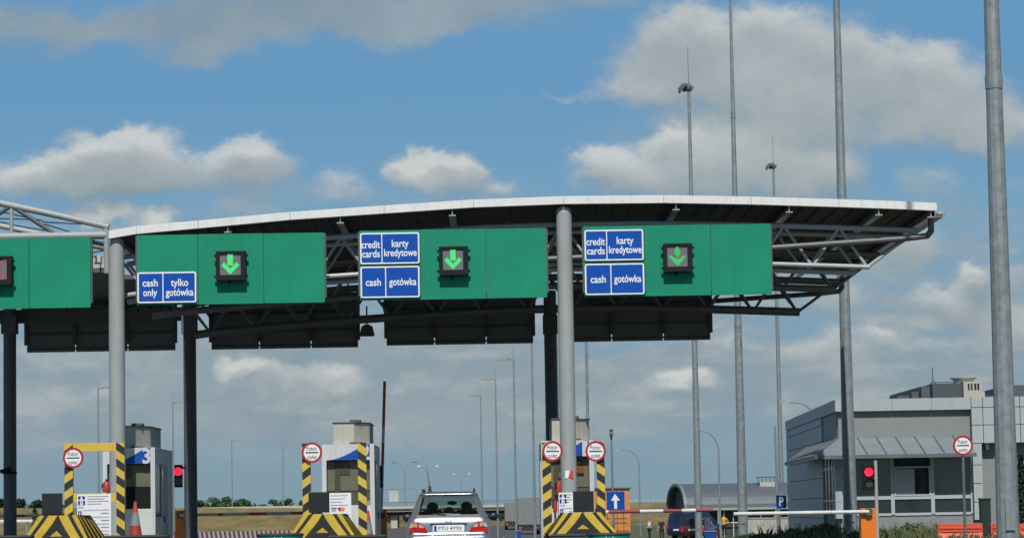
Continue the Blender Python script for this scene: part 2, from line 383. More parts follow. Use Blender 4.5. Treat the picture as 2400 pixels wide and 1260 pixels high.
# ------------------------------------------------------------------ ground
PROF = [(-200, 0), (-40, 0), (90, 0), (125, -.4), (160, -.9), (215, -1.35), (280, -1.35), (350, -1.0), (600, -1.0), (1500, -1.0), (7000, -1.0)]
def gz(y):
    for (a, za), (b, zb) in zip(PROF, PROF[1:]):
        if a <= y <= b: return za + (zb - za) * (y - a) / (b - a)
    return -1
def strip(x0, x1, y0, y1, dz, mb=None, dx=0.0):
    mb = mb or MB(); ys = sorted({y0, y1} | {a for a, _ in PROF if y0 < a < y1})
    for a, b in zip(ys, ys[1:]):
        mb.add([(x0, a, gz(a)+dz), (x1, a, gz(a)+dz), (x1, b, gz(b)+dz), (x0, b, gz(b)+dz)], [(0,1,2,3)])
    return mb
struct('ground', strip(-3000, 3000, -200, 7000, 0), drygrass)
struct('grass_verge', strip(9.0, 120, 66, 330, .004), greengrass)
struct('road', strip(-60, 9.0, -60, 345, .008), asphalt)
struct('side_road', strip(9.0, 14.5, -60, 66, .008), asphalt)
lm = MB()
for x in (-11.6, -9.4, -6.3, -4.1, -.75+1.9, -2.85):
    for k in range(12): lm.box(x - .06, x + .06, 100 + k * 12, 104 + k * 12, gz(102 + k*12) + .012, gz(102 + k*12) + .016)
struct('road_marking', lm, lettw)

# ------------------------------------------------------------------ toll canopy
YF, YB = 59.7, 76.2
prof = [(255,541),(320,530),(465,517),(680,497),(900,482),(1110,468),(1320,460),(1555,457.5),(1760,461),(1965,467),(2125,472.5),(2195,476)]
top = [P(x, y, YF) for x, y in prof]
def roofz(X):
    if X <= top[0].x: return top[0].z
    for a, b in zip(top, top[1:]):
        if a.x <= X <= b.x: return a.z + (b.z - a.z) * (X - a.x) / (b.x - a.x)
    return top[-1].z
XL, XR = top[0].x, top[-1].x
canopy = thing('toll_canopy', 'arched steel toll canopy with a white front edge spanning the lanes', 'canopy', (0, 60, 0))
fa = MB()
for i, (a, b) in enumerate(zip(top, top[1:])):
    g = .004; h = h2 = .19
    fa.hexa([(a.x+g, YF-.05, a.z-h), (b.x-g, YF-.05, b.z-h2), (b.x-g, YF+.1, b.z-h2), (a.x+g, YF+.1, a.z-h)],
            [(a.x+g, YF-.05, a.z), (b.x-g, YF-.05, b.z), (b.x-g, YF+.1, b.z), (a.x+g, YF+.1, a.z)])
fa.build('fascia', white, canopy)
rf = MB()
xs = [XL + (XR-XL)*i/48 for i in range(49)]
for a, b in zip(xs, xs[1:]):
    za, zb = roofz(a), roofz(b)
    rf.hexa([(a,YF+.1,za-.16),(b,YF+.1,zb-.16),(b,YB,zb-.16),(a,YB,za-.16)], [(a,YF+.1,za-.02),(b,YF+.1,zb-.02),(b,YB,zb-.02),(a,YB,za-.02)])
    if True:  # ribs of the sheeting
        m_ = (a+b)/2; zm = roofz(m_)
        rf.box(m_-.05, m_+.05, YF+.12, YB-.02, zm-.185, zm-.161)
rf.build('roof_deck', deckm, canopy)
for px in (270, 533, 797, 1060, 1322, 1585, 1850, 2060, 2182):
    X = P(px, 490, YF).x; z = roofz(X) - .20; pu = MB(); YF0 = YF + (.6 if px in (270, 1322) else .02)
    pu.box(X-.012, X+.012, YF0, YB-.1, z-.13, z+.10); pu.box(X-.085, X+.085, YF0, YB-.1, z-.155, z-.13)
    pu.build('purlin', trussm, canopy)
# trusses: bottom chord follows the roof, web of tubes
def truss(Yb, Yt, xl, xr, drop, tip, rb, chord2=None, steel=None):
    steel = steel or trussm
    zc = lambda X: roofz(X) - .60
    zb = lambda X: roofz(X) - drop
    nodes = []; X = P(797, 540, 60).x
    while X - 1.36 > xl: X -= 1.36
    while X < xr + .01: nodes.append(X); X += 1.36
    tc_ = MB(); n = 26
    def chord(mb, a, b, Y, fz, r):
        xs = [a + (b-a)*i/n for i in range(n+1)]
        mb.path([(x, Y, fz(x)) for x in xs], r, 8)
    for Yx in Yt: tc_ = MB(); chord(tc_, xl, tip, Yx, zc, .07); tc_.build('top_chord', steel, canopy)
    bc = MB(); xb = xr
    chord(bc, xl, xb, Yb, zb, rb)
    if chord2: bc.build('bottom_chord', steel, canopy); bc = MB(); chord(bc, xl, xb - .12, chord2, lambda X: zb(X) - .0, rb * 1.15)
    bc.build('bottom_chord', steel, canopy)
    wb = MB()
    for X in nodes:
        for sx in (-.66, .66):
            xx = X + sx
            if xl < xx <= xb:
                wb.tube((X, Yt[0], zc(X)), (xx, Yb, zb(xx)), .038, n=8)
                if len(Yt) > 1: wb.tube((X, Yt[1], zc(X)), (xx, chord2 or Yb, zb(xx)), .038, n=8)
    for Yx in (Yt[0], Yt[-1]): wb.tube((tip, Yx, zc(tip)), (xb - .05, Yb, zb(xb - .05)), .045, n=8)
    wb.build('web', steel, canopy)
tipx = P(2150, 540, 60.3).x; bx = P(2040, 620, 60.3).x
truss(60.45, (60.45, 62.0), XL + .1, bx, 1.55, tipx, .06, 62.0)
shadedsteel = M('shade_darkened_truss_paint', (.15, .165, .165), .4, 0, .1)  # truss paint darkened so its colour carries the shade under the roof
truss(66.6, (66.2, 67.0), XL + .1, bx, 1.55, tipx, .10, None, shadedsteel)
truss(74.3, (73.9, 74.7), XL + .1, bx, 1.55, tipx, .13, None, shadedsteel)
# gutters, gutter pipes
for Y in (YF + .5, YB - .6):
    gt = MB(); z = roofz(XR)
    e = P(2190, 505, 59.5); 
    gt.path([(XR-.06, Y, z-.3), (XR-.06, Y, z-.62), (XR-.16, Y, z-.74), (XR-.75, Y, z-.80), (XR-4.2, Y+.05, z-.98), (XR-9.5, Y+.1, z-1.15)], .075, 10)
    gt.build('gutter_pipe', M('dark_gutter_pipe', (.10,.11,.12), .4), canopy)
g2 = MB(); z = roofz(XR)
g2.lathe((XR+.14, YF+.4, z-.3), [(.02,0),(.1,.03),(.13,.09),(.11,.12)], 12)
g2.box(XR, XR+.22, YF+.3, YB, z-.30, z-.285); g2.box(XR+.2, XR+.22, YF+.3, YB, z-.285, z-.18); g2.box(XR, XR+.02, YF+.3, YB, z-.285, z-.1)
g2.build('gutter', greysteel, canopy)
# columns
for (px, py, Y, ptop) in ((274.5, 900, 59.95, 553), (1329, 900, 59.95, 482)):
    X = P(px, py, Y).x; zt = P(px, ptop, Y).z; c = MB()
    c.tube((X, Y, .15), (X, Y, zt-.18), .195, .19, 28)
    c.lathe((X, Y, zt-.18), [(.19,0),(.186,.05),(.16,.11),(.10,.16),(.02,.18)], 28)
    c.lathe((X, Y, .15), [(.34,0),(.34,.03),(.21,.035),(.2,.12)], 24)
    cc = c.build('column', greysteel, canopy, label='pale grey front column')
    if px > 1000:
        q = MB(); z0, z1 = P(1330, 1120, 59.8).z, P(1330, 1102, 59.8).z; w = .105
        q.prism([(X-.09, Y-.20, z0), (X-.03, Y-.20, z0), (X+.02, Y-.20, z1), (X-.09, Y-.20, z1)], (0,.01,0), 0)
        q.prism([(X-.01, Y-.20, z0), (X+.10, Y-.205, z0), (X+.10, Y-.20, z1+.01), (X+.05, Y-.20, z1+.01)], (0,.01,0), 1)
        q.build('sticker', [lettw, M('bright_red_sticker', (.6,.04,.03), .4)], cc)
for (px, py) in ((23.3, 1000), (446, 1000), (1292, 900)):
    X = P(px, py, 74.3).x; c = MB(); zt = roofz(X) - 1.5
    zb = P(px, 782, 74.3).z; zt = max(zt, zb + 1.3)
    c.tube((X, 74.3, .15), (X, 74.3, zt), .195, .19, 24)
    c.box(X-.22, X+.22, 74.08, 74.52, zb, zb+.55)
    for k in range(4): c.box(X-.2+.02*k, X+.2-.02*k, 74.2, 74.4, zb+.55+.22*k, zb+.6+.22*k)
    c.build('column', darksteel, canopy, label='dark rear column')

# ------------------------------------------------------------------ neighbouring open lattice canopy at the left
lat = thing('lattice_roof_frame', 'open light grey tubular lattice roof frame rising behind the leftmost green board', 'roof frame', (P(100, 520, 62).x, 62, 0))
def px_tube(mb, pts, Y, r, Y2=None):
    Y2 = Y2 or Y
    n = len(pts) - 1
    mb.path([P(x, y, Y + (Y2-Y)*i/max(1, n)) for i, (x, y) in enumerate(pts)], r, 8)
a = MB(); px_tube(a, [(-420, 385), (-200, 432), (0, 476), (128, 503), (255, 532)], 60.5, .085); a.build('top_chord', greysteel, lat)
a = MB(); px_tube(a, [(-400, 455), (-150, 500), (0, 529), (115, 553), (250, 580)], 71, .085); a.build('top_chord', greysteel, lat)
a = MB(); px_tube(a, [(-420, 566), (0, 555), (250, 551)], 60.5, .10); a.build('bottom_chord', greysteel, lat); a = MB(); px_tube(a, [(-400, 615), (215, 600)], 71, .09); a.build('bottom_chord', greysteel, lat)
a = MB()
for x in (-230, -100, 27): px_tube(a, [(x, 482 - (27-x)*.21), (x, 553)], 60.5, .05)
px_tube(a, [(249, 528), (251, 640)], 60.5, .075); a.build('upright', greysteel, lat)
a = MB(); px_tube(a, [(35, 487), (135, 553)], 60.5, .06); px_tube(a, [(-80, 553), (25, 483)], 60.5, .05); px_tube(a, [(215, 566), (250, 574)], 60.7, .06, 64); a.build('diagonal', darksteel, lat)
a = MB()
for pts, Y, Y2 in (([(0, 496), (100, 517)], 62, 66), ([(0, 512), (70, 514)], 63, 64), ([(100, 520), (190, 525)], 62, 64), ([(105, 525), (185, 550)], 62, 68), ([(30, 527), (105, 540)], 64, 70), ([(35, 540), (75, 551)], 64, 70), ([(0, 520), (30, 526)], 64, 66), ([(215, 580), (250, 588)], 64, 68), ([(215, 592), (250, 586)], 64, 68), ([(215, 600), (250, 606)], 64, 68)):
    px_tube(a, pts, Y, .018, Y2)
a.build('tie_rod', darksteel, lat)
a = MB(); X0, X1, Z0, Z1 = RB(-260, 726, 435, 756, 74.8); a.box(X0, X1, 74.6, 75.0, Z0, Z1)
for k in range(7):
    x = X0 + (X1-X0)*k/7 + .5; a.tube((x, 74.8, Z1), (x+.5, 74.8, Z1+1.0), .05); a.tube((x+1, 74.8, Z1), (x+.5, 74.8, Z1+1.0), .05)
X0, X1, Z0, Z1 = RB(-260, 640, 252, 735, 67); a.box(X0, -10.2, 66, 76.4, Z1-.12, Z1); a.box(-10.2, -9.25, 68, 76.4, Z1-.12, Z1)  # flat slab extended to keep sun off the rear boards and boom cabinet
a.build('rear_beam_and_shade_slab', darksteel, lat)
for k, (x0, y0, x1, y1) in enumerate(((219, 598, 236, 615), (234, 604, 249, 631), (217, 617, 235, 632))):
    X0, X1, Z0, Z1 = RB(x0, y0, x1, y1, 65 + k); b = MB(); b.box(X0, X1, 65+k, 65.2+k, Z0, Z1); b.box(X0-.02, X1+.02, 65.2+k, 65.24+k, Z0-.02, Z1+.02)
    b.build('control_box', beige, lat, .01)

# ------------------------------------------------------------------ green overhead boards with lane signals and plates
YS = 59.45
BG = 'green overhead boards facing traffic'
boards = [((-228, 559, 212, 724), (-86, 68), 'leftmost green overhead board, cut by the photo edge, carrying a red cross'),
          ((321, 547.5, 760.5, 712), (464, 618), 'green overhead board left of centre with a cash only plate low on it'),
          ((843, 537, 1281, 700.5), (985, 1139), 'green overhead board between two others, left of the right-hand pale column'),
          ((1369, 527, 1807.5, 692.5), (1511, 1666), 'rightmost green overhead board with two blue plates beside the pale column')]
for (bx0, by0, bx1, by1), sp_, lab in boards:
    X0, X1, Z0, Z1 = RB(bx0, by0, bx1, by1, YS)
    t = thing('sign_board', lab, 'sign board', ((X0+X1)/2, YS, Z0), BG)
    cuts = [X0] + [P(s_, (by0+by1)/2, YS).x for s_ in sp_] + [X1]
    for i, (a, b) in enumerate(zip(cuts, cuts[1:])):
        m = MB(); dy = (.0, .006, .003)[i]
        m.box(a + (.007 if i else 0), b - (.007 if i < 2 else 0), YS + dy, YS + .05 + dy, Z0 + (.006, 0, .004)[i], Z1 - (.004, 0, .006)[i])
        m.build('panel', green, t, .004)
    fr = MB()
    for c in cuts: fr.box(c-.04, c+.04, YS+.06, YS+.16, Z0+.12, Z1-.02)
    for z in (Z0+.3, (Z0+Z1)/2, Z1-.25): fr.box(X0+.05, X1-.05, YS+.162, YS+.22, z-.05, z+.05)
    fr.build('support_frame', darksteel, t)
SG = 'lane signals on the green boards'
def lane_signal(x0, y0, x1, y1, kind, lab):
    X0, X1, Z0, Z1 = RB(x0, y0, x1, y1, 59.25); dY = 59.25; w = X1-X0; h = Z1-Z0
    t = thing('lane_signal', lab, 'lane signal', ((X0+X1)/2, YS, Z0), SG)
    hb = MB(); sx0, sx1, sz0, sz1 = X0+w*.13, X1-w*.17, Z0+h*.19, Z1-h*.10
    hb.box(X0, X1, dY+.02, YS-.003, Z0, Z1)
    hb.box(X0, X1, dY-.03, dY+.02, Z0, sz0); hb.box(X0, X1, dY-.03, dY+.02, sz1, Z1)
    hb.box(X0, sx0, dY-.03, dY+.02, sz0, sz1); hb.box(sx1, X1, dY-.03, dY+.02, sz0, sz1)
    for z in (Z0+h*.15, Z1-h*.15):
        for xx in (X0-.05, X1): hb.box(xx, xx+.05, dY+.03, dY+.09, z-.03, z+.03)
    hb.tube(((X0+X1)/2-.05, dY+.1, Z0), ((X0+X1)/2-.05, dY+.1, Z0-.07), .03)
    hb.build('housing', black, t, .008)
    sc = MB(); sc.rrect(sx0, sx1, sz0, sz1, .03, dY+.008, .010); sc.build('screen', screen, t)
    cx, cz, r = (sx0+sx1)/2, (sz0+sz1)/2, (sx1-sx0)/2; y = dY+.002; ar = MB()
    def bar(xa, za, xb, zb, hw):
        d = Vector((xb-xa, 0, zb-za)).normalized(); n = Vector((-d.z, 0, d.x))*hw
        ar.flat([(xa-n.x, za-n.z), (xa+n.x, za+n.z), (xb+n.x, zb+n.z), (xb-n.x, zb-n.z)][::-1], y, .004)
    if kind == 'arrow':
        bar(cx, cz+r*.98, cx, cz-r*.10, r*.27)
        ar.flat([(cx, cz-r*.98), (cx+r*.86, cz-r*.08), (cx+r*.60, cz+r*.22), (cx, cz-r*.42), (cx-r*.60, cz+r*.22), (cx-r*.86, cz-r*.08)], y)
        ar.build('arrow', ongreen, t)
    elif kind == 'worn':
        for (ox, oz, rr) in ((0,.82,.20),(-.13,.62,.17),(.15,.60,.16),(-.16,.35,.17),(.16,.32,.17),(.02,.14,.18),(.0,.48,.10)):
            ar.flat([(cx+r*(ox+rr*math.cos(i*.785)*(.75+.4*rnd.random())), cz+r*(oz+rr*math.sin(i*.785)*(.7+.5*rnd.random()))) for i in range(8)], y)
        ar.flat([(cx, cz-r*.98), (cx+r*.86, cz-r*.06), (cx+r*.74, cz+r*.10), (cx+r*.45, cz-r*.02), (cx+r*.12, cz-r*.30), (cx-r*.20, cz-r*.20), (cx-r*.52, cz+r*.02), (cx-r*.72, cz+r*.14), (cx-r*.90, cz-r*.02)], y)
        ar.build('arrow', dimgreen, t)
    else:
        for i in range(5):
            for s_ in (-1, 1):
                q = -.8 + .4*i
                ar.disc(cx+r*q, y, cz+r*q*s_, r*.17, 10, .004)
        ar.build('cross', onredx, t)
lane_signal(-42, 600, 28, 668, 'cross', 'black lane signal with a red cross at the left photo edge')
lane_signal(506, 588, 576, 657, 'arrow', 'black lane signal with a full green arrow, on the cash only board')
lane_signal(1029, 577, 1097, 645, 'arrow', 'black lane signal with a dotted green arrow left of the right pale column')
lane_signal(1555, 570, 1623, 637, 'worn', 'black lane signal with a patchy dim green arrow, right of the pale column')
PG = 'blue payment plates on the green boards'
def plate(x0, y0, x1, y1, div, texts, lab):
    X0, X1, Z0, Z1 = RB(x0, y0, x1, y1, YS-.05); y = YS-.05
    t = MB(); t.box(X0+.01, X1-.01, y, YS-.004, Z0+.01, Z1-.01, 2)
    t.rrect(X0, X1, Z0, Z1, .05, y-.006, .006, 1)
    D = P(div, (y0+y1)/2, y).x; b = .035
    t.rrect(X0+b, D-.012, Z0+b, Z1-b, .02, y-.009, .003, 0); t.rrect(D+.012, X1-b, Z0+b, Z1-b, .02, y-.009, .003, 0)
    for s_, cx, cy, w, h in texts:
        p = P(cx, cy, y); t.text(s_, p.x, p.z, w/K(y), h*1.06/K(y), y-.010, 1, .017, .004)
    o = t.build('payment_sign', [blue, lettw, greysteel]); return tag(o, lab, 'payment sign', PG)
plate(322, 637, 460, 709, 382, [('cash',352,663.5,36,16),('only',352,686,33,16),('tylko',421,662.5,41,16),('gotówka',421,685,65,16)], 'blue plate reading cash only, tylko gotówka')
cc_ = lambda dx, dy: [('credit',869+dx,574+dy,44,16),('cards',869.5+dx,595.5+dy,42,16),('karty',938+dx,571+dy,40,16),('kredytowe',938.5+dx,592.5+dy,77,16)]
plate(844, 545, 983, 618, 895, cc_(0,0), 'blue credit cards plate on the middle board left of the pale column')
plate(845, 623.5, 983.5, 697, 904, [('cash',875,662,36,16),('gotówka',944,660.5,64,16)], 'blue cash plate on the middle board left of the pale column')
plate(1370, 538, 1508, 610, 1422, cc_(527,-7), 'blue credit cards plate on the rightmost board, right of the pale column')
plate(1371, 617, 1510, 690, 1432, [('cash',1402,655,36,16),('gotówka',1471,653.5,64,16)], 'blue cash plate on the rightmost board, right of the pale column')

# ------------------------------------------------------------------ backs of the boards facing the other way
YR = 76.4
BB = 'dark backs of rear boards under the canopy'
for i, (x0, x1, yb, lab) in enumerate(((62, 412, 823, 'dark back of the rear board behind the left pale column'), (494, 840, 816, 'dark back of the rear board below the cash only board'),
                                       (904, 1250, 806.5, 'dark back of the rear board above the silver car, left of the dark column'), (1319, 1665, 798.5, 'dark back of the rear board right of the pale column above the no-entry style discs'))):
    if i == 3: lab = 'dark back of the rear board, rightmost, right of the pale column'
    X0, X1, Z0, Z1 = RB(x0, yb-129, x1, yb, YR)
    t = thing('rear_sign_board', lab, 'sign board', ((X0+X1)/2, YR, Z0), BB)
    cuts = [X0, X0+(X1-X0)*.328, X0+(X1-X0)*.678, X1]
    for a, b in zip(cuts, cuts[1:]):
        m = MB(); m.box(a+.018, b-.018, YR, YR+.04, Z0, Z1); m.build('panel', greyboard, t)
    f = MB()
    for c in cuts: f.box(c-.05, c+.05, YR-.12, YR-.005, Z0+.22, Z1+.2)
    for z in (Z0+.10, Z0+.55, Z0+1.1): f.box(X0+.02, X1-.02, YR-.05, YR-.004, z-.03, z+.03)
    for c in cuts: f.tube((c, YR-.08, Z0+1.0), (c, 74.4, Z0+1.15), .05)
    f.build('support_frame', darksteel, t)
for (x0, y0, x1, y1, Y, lab) in ((842, 758, 877, 788, 75.5, 'small dark floodlight below the rear truss, left of the middle rear board'), (789, 699, 842, 730, 70, 'dark flat floodlight under the canopy between the first two boards')):
    X0, X1, Z0, Z1 = RB(x0, y0, x1, y1, Y); xm = (X0+X1)/2
    t = thing('floodlight', lab, 'floodlight', (xm, Y, Z0), 'floodlights hung under the canopy')
    m = MB(); m.hexa([(X0, Y, Z0), (X1, Y, Z0), (X1, Y+.3, Z0+.08), (X0, Y+.3, Z0+.08)], [(X0+.06, Y, Z1-.1), (X1-.06, Y, Z1-.1), (X1-.06, Y+.22, Z1-.05), (X0+.06, Y+.22, Z1-.05)])
    m.build('housing', darksteel, t)
    m = MB(); m.tube((xm, Y+.15, Z1-.09), (xm, Y+.15, Z1+.55), .025); m.box(xm-.1, xm+.1, Y+.05, Y+.25, Z1-.12, Z1-.02); m.build('bracket', darksteel, t)

# ------------------------------------------------------------------ toll islands
isl = []
for cx in (P(306, 900, 61).x - .55, P(816, 900, 61.3).x, P(1330, 900, 61.3).x):
    m = MB(); X0, X1 = cx-.95, cx+.95
    m.box(X0, X1, 51, 78, 0, .15); struct('kerbed_island', m, concrete, .02); isl.append(cx)
def booth(dpx, num, lab):
    """dpx: pixel offset from booth 2"""
    Y = 61.3; k = K(Y); t = thing('toll_booth', lab, 'toll booth', (P(816+dpx, 1200, Y).x, Y, .15), 'toll booths on the islands')
    oz = .0172*dpx/k*0
    X0 = P(757+dpx, 1120-.0172*dpx, Y).x; X1 = P(876+dpx, 1120-.0172*dpx, Y).x; D = 3.5
    z = lambda y: P(816, y, Y).z
    zr, zp, zw, zc, z0 = z(1040), z(1077), z(1153), z(1183), .15
    b = MB()
    b.box(X0, X1, Y, Y+.05, z0, zc); b.box(X0, X1, Y+D-.05, Y+D, z0, zr)
    b.box(X0+.02, X1-.02, Y+.05, Y+D-.05, z0, z0+.1)
    for xx in (X0, X1-.05):
        b.box(xx, xx+.05, Y+.05, Y+D-.05, z0+.1, zc-.2); b.box(xx, xx+.05, Y+1.5, Y+D-.05, zc-.2, zp)
    b.box(X0, X1, Y+.02, Y+D-.05, zr-.04, zr)
    for xx in (X0-.02, X1-.09):
        b.box(xx, xx+.11, Y-.03, Y+.08, z0, zr+.0)
        b.box(xx, xx+.11, Y+1.4, Y+1.5, z0+.1, zp)
    b.build('wall', boothw, t, .006)
    p = MB()
    p.box(X0+.09, X1-.09, Y-.02, Y+.02, zp, zr-.002, 0)
    for xx in (X0+.0, X1-.04): p.box(xx, xx+.04, Y+.08, Y+D-.06, zp, zr-.045, 0)
    pts = [(X1-.092, zp+.004), (X1-.092, zr-.01)] + [(X1-.092-(X1-X0-.3)*(1-(1-q)**1.0), zp+.004+(zr-zp-.014)*(1-q)**1.7) for q in [0.12+i*.088 for i in range(11)]]
    pts = [(X0+.14, zp+.004), (X1-.092, zp+.004), (X1-.092, zr-.004)] + [(X1-.22-(X1-X0-.36)*q, zp+.004+(zr-zp-.008)*(1-q)**1.6) for q in [i*.1 for i in range(10)]]
    p.flat(pts, Y-.026, .004, 1)
    p.text(num, X1-.19, (zp+zr)/2-.03, .20 if num != '1' else .13, .36, Y-.028, 0, .03, .004)
    p.build('fascia_panel', [boothw, swblue], t)
    w = MB(); w.box(X0+.09, X1-.09, Y+.02, Y+.028, zc, zp); w.build('front_window', boothglass, t)
    for xx in (X0+.02, X1-.03): w = MB(); w.box(xx, xx+.008, Y+.08, Y+1.4, zc-.2, zp); w.build('side_window', boothglass, t)
    q = MB(); q.box(X0+.1, X1-.1, Y+.17, Y+.19, zc+.36, zp-.02, 0); q.box(X0+.1, X1-.1, Y+.19, Y+.21, z0+.1, zc+.36, 1); q.box(X0+.1, X1-.1, Y+.05, Y+.16, zc-.06, zc, 1); q.box(X0+.1, X1-.1, Y+.155, Y+.168, zc+.0, zc+.34, 6); q.box(X0+.28, X0+.42, Y+.15, Y+.165, zc, zp-.30, 5); q.box(X0+.28, X0+.66, Y+.152, Y+.167, zp-.36, zp-.02, 5)
    q.box(X1-.35, X1-.2, Y+.06, Y+.10, zc+.01, zc+.13, 2); q.box(X1-.17, X1-.1, Y+.06, Y+.10, zc+.01, zc+.11, 2)
    if num == '1':
        q.ball((X1-.36, Y+.12, zp-.16), .12, 8, 3, 1, .3, .7); q.box(X1-.46, X1-.22, Y+.10, Y+.14, zp-.42, zp-.24, 4)
    q.build('interior', [tan, dim, lettw, foliage, orangec, M('brown_interior', (.22,.19,.145), .8), M('grey_brown_interior', (.25,.24,.20), .8)], t)
    if num == '3':
        s = MB(); s.box(X0+.1, X1-.1, Y+.032, Y+.05, zc, z(1131)); s.build('counter_screen', dim, t)
    c = MB(); xa, xb, xc = P(780+dpx, 1015-.0172*dpx, Y).x, P(829+dpx, 1015-.0172*dpx, Y).x, P(866+dpx, 1015-.0172*dpx, Y+.7).x
    zt = z(990); D2 = 2.7
    pl = [(xa, Y+.15), (xb, Y+.15), (xc, Y+.75), (xc, Y+D2), (xa, Y+D2)]
    n = len(pl); c.add([(x, y, zr) for x, y in pl] + [(x, y, zt) for x, y in pl], [tuple(range(n-1,-1,-1)), tuple(range(n, 2*n))] + [(i, (i+1)%n, (i+1)%n+n, i+n) for i in range(n)], 0)
    pl2 = [(xa-.03, Y+.12), (xb+.02, Y+.12), (xc+.03, Y+.74), (xc+.03, Y+D2+.03), (xa-.03, Y+D2+.03)]
    c.add([(x, y, zt) for x, y in pl2] + [(x, y, zt+.025) for x, y in pl2], [tuple(range(n-1,-1,-1)), tuple(range(n, 2*n))] + [(i, (i+1)%n, (i+1)%n+n, i+n) for i in range(n)], 1)
    xv = P(831+dpx, 985, Y).x; c.box(xv-.14, xv+.14, Y+.3, Y+.6, zt+.025, zt+.09, 1)
    c.tube((xb-.1, Y+.05, zr+.03), (xb+.2, Y+.05, zr+.03), .025, mi=1)
    c.build('ventilation_unit', [beige if num != '3' else M('warm_grey_unit', (.36,.37,.33), .6, streak=.1), darksteel], t, .008)
    d = MB(); d.box(X1+.002, X1+.012, Y+1.55, Y+2.4, z0+.15, zp-.05); d.box(X1+.012, X1+.05, Y+1.62, Y+1.66, 1.1, 1.25, 1); d.build('door', [cladside, black], t)
booth(0, '2', 'toll booth numbered 2, half hidden by a striped post, left of the silver car')
booth(-514, '3', 'toll booth numbered 3 behind the left pale column')
booth(514, '1', 'toll booth numbered 1 behind the right pale column')

# striped posts and portal
YPF = 56.2
def striped(mb, X0, X1, Z0, Z1, Y, up, ph=0.0, per=.372):
    w = X1-X0; sl_ = (.135 if up else -.135)
    z = Z0 - .4 + ph; i = 0
    cl = lambda q: min(max(q, Z0), Z1)
    while z < Z1 + .3:
        a, b = z, z + per/2
        la, ra, lb, rb_ = a, a+sl_, b, b+sl_
        pts = [(X0, cl(la)), (X1, cl(ra)), (X1, cl(rb_)), (X0, cl(lb))]
        if max(p[1] for p in pts) - min(p[1] for p in pts) > 1e-4:
            poly = []
            # exact clip of the slanted band to [Z0,Z1]
            q = [(X0, la), (X1, ra), (X1, rb_), (X0, lb)]
            for lim, keep in ((Z0, 1), (Z1, -1)):
                o = []
                for j in range(len(q)):
                    A, B = q[j], q[(j+1) % len(q)]; ia, ib = (A[1]-lim)*keep >= 0, (B[1]-lim)*keep >= 0
                    if ia: o.append(A)
                    if ia != ib:
                        tt = (lim-A[1])/(B[1]-A[1]); o.append((A[0]+(B[0]-A[0])*tt, lim))
                q = o
                if len(q) < 3: break
            if len(q) >= 3: mb.add([(x, Y-.003, zz) for x, zz in q], [tuple(range(len(q)))], i % 2)
        z = b; i += 1
    mb.box(X0, X1, Y, Y+.10, Z0, Z1, 0)
PST = 'yellow and black striped posts on the islands'
def post(x0, x1, ytop, up, ph, lab=None, parent=None):
    xm = (x0+x1)/2; X0, X1 = P(x0, 1150, YPF).x, P(x1, 1150, YPF).x; Zt = P(xm, ytop, YPF).z
    m = MB(); striped(m, X0, X1, .15, Zt, YPF, up, ph)
    o = m.build('post' if parent else 'striped_post', [yellow, blackp], parent)
    if lab: tag(o, lab, 'striped post', PST)
    return X0, X1, Zt
pt = thing('striped_portal', 'yellow crossbar portal on black and yellow posts, left island', 'portal frame', (P(220, 1150, YPF).x, YPF, .15))
a0, a1, zt = post(151, 171, 1038, True, .03, None, pt)
b0, b1, zt2 = post(272.5, 292, 1036.5, False, .22, None, pt)
m = MB(); zt = (zt+zt2)/2; m.box(a1+.002, b0-.002, YPF+.01, YPF+.09, zt-.19, zt); m.build('crossbar', yellow, pt, .004)
z1 = P(175, 1156, YPF).z; m = MB(); m.box(a1+.002, b0-.002, YPF+.02, YPF+.09, z1-.2, z1); m.build('crossbar', yellow, pt, .004)
post(709, 728.5, 1038, True, .20, 'striped post on the left of the booth 2 island, under a round sign')
post(839.5, 859.5, 1036, False, .30, 'striped post in front of the number 2 on its booth')
post(1272, 1292.5, 1036, True, .16, 'striped post left of the right pale column')
post(1399.5, 1418.5, 1034, False, .12, 'striped post right of the right pale column')

# round signs
RG = 'round toll signs with a red rim'
def round_sign(px, py, Y, lab, pole=None):
    p = P(px, py, Y); r = 24/103.2 if pole is None else pole
    t = thing('round_sign', lab, 'road sign', (p.x, Y, p.z), RG)
    m = MB(); m.disc(p.x, Y, p.z, r, 40, .02, 1); m.disc(p.x, Y-.004, p.z, r*.80, 40, .004, 0); m.ring(p.x, Y-.006, p.z, r*.79, r, 40, .006, 2)
    m.box(p.x-r*.62, p.x+r*.62, Y-.009, Y-.004, p.z-r*.055, p.z+r*.055, 3)
    m.text('Pobór', p.x, p.z+r*.36, r*1.02, r*.38, Y-.006, 3, .0, .004); m.text('opłat', p.x, p.z-r*.44, r*.92, r*.38, Y-.006, 3, .0, .004)
    m.build('sign_face', [lettw, greysteel, red, blackp], t)
    b = MB()
    if lab.find('own thin') >= 0: b.tube((p.x, Y+.05, 0), (p.x, Y+.05, p.z+r*.5), .035, n=12); b.box(p.x-.06, p.x+.06, Y+.02, Y+.09, p.z-.05, p.z+.05)
    else: b.box(p.x-.1, p.x+.1, Y+.02, Y+.045, p.z-.03, p.z+.03)
    b.build('pole' if 'own thin' in lab else 'bracket', M('grey_sign_pole', (.11,.13,.14), .5), t)
round_sign(171.5, 1072, YPF-.05, 'round toll sign on the yellow portal at the left')
round_sign(731, 1059.5, YPF-.05, 'round toll sign on the booth 2 island post')
round_sign(1295, 1056.5, YPF-.05, 'round toll sign just left of the right pale column')
round_sign(1396, 1056.5, YPF-.05, 'round toll sign just right of the right pale column')
round_sign(2257, 1043, 58, 'round toll sign on its own thin pole before the office building', .235)

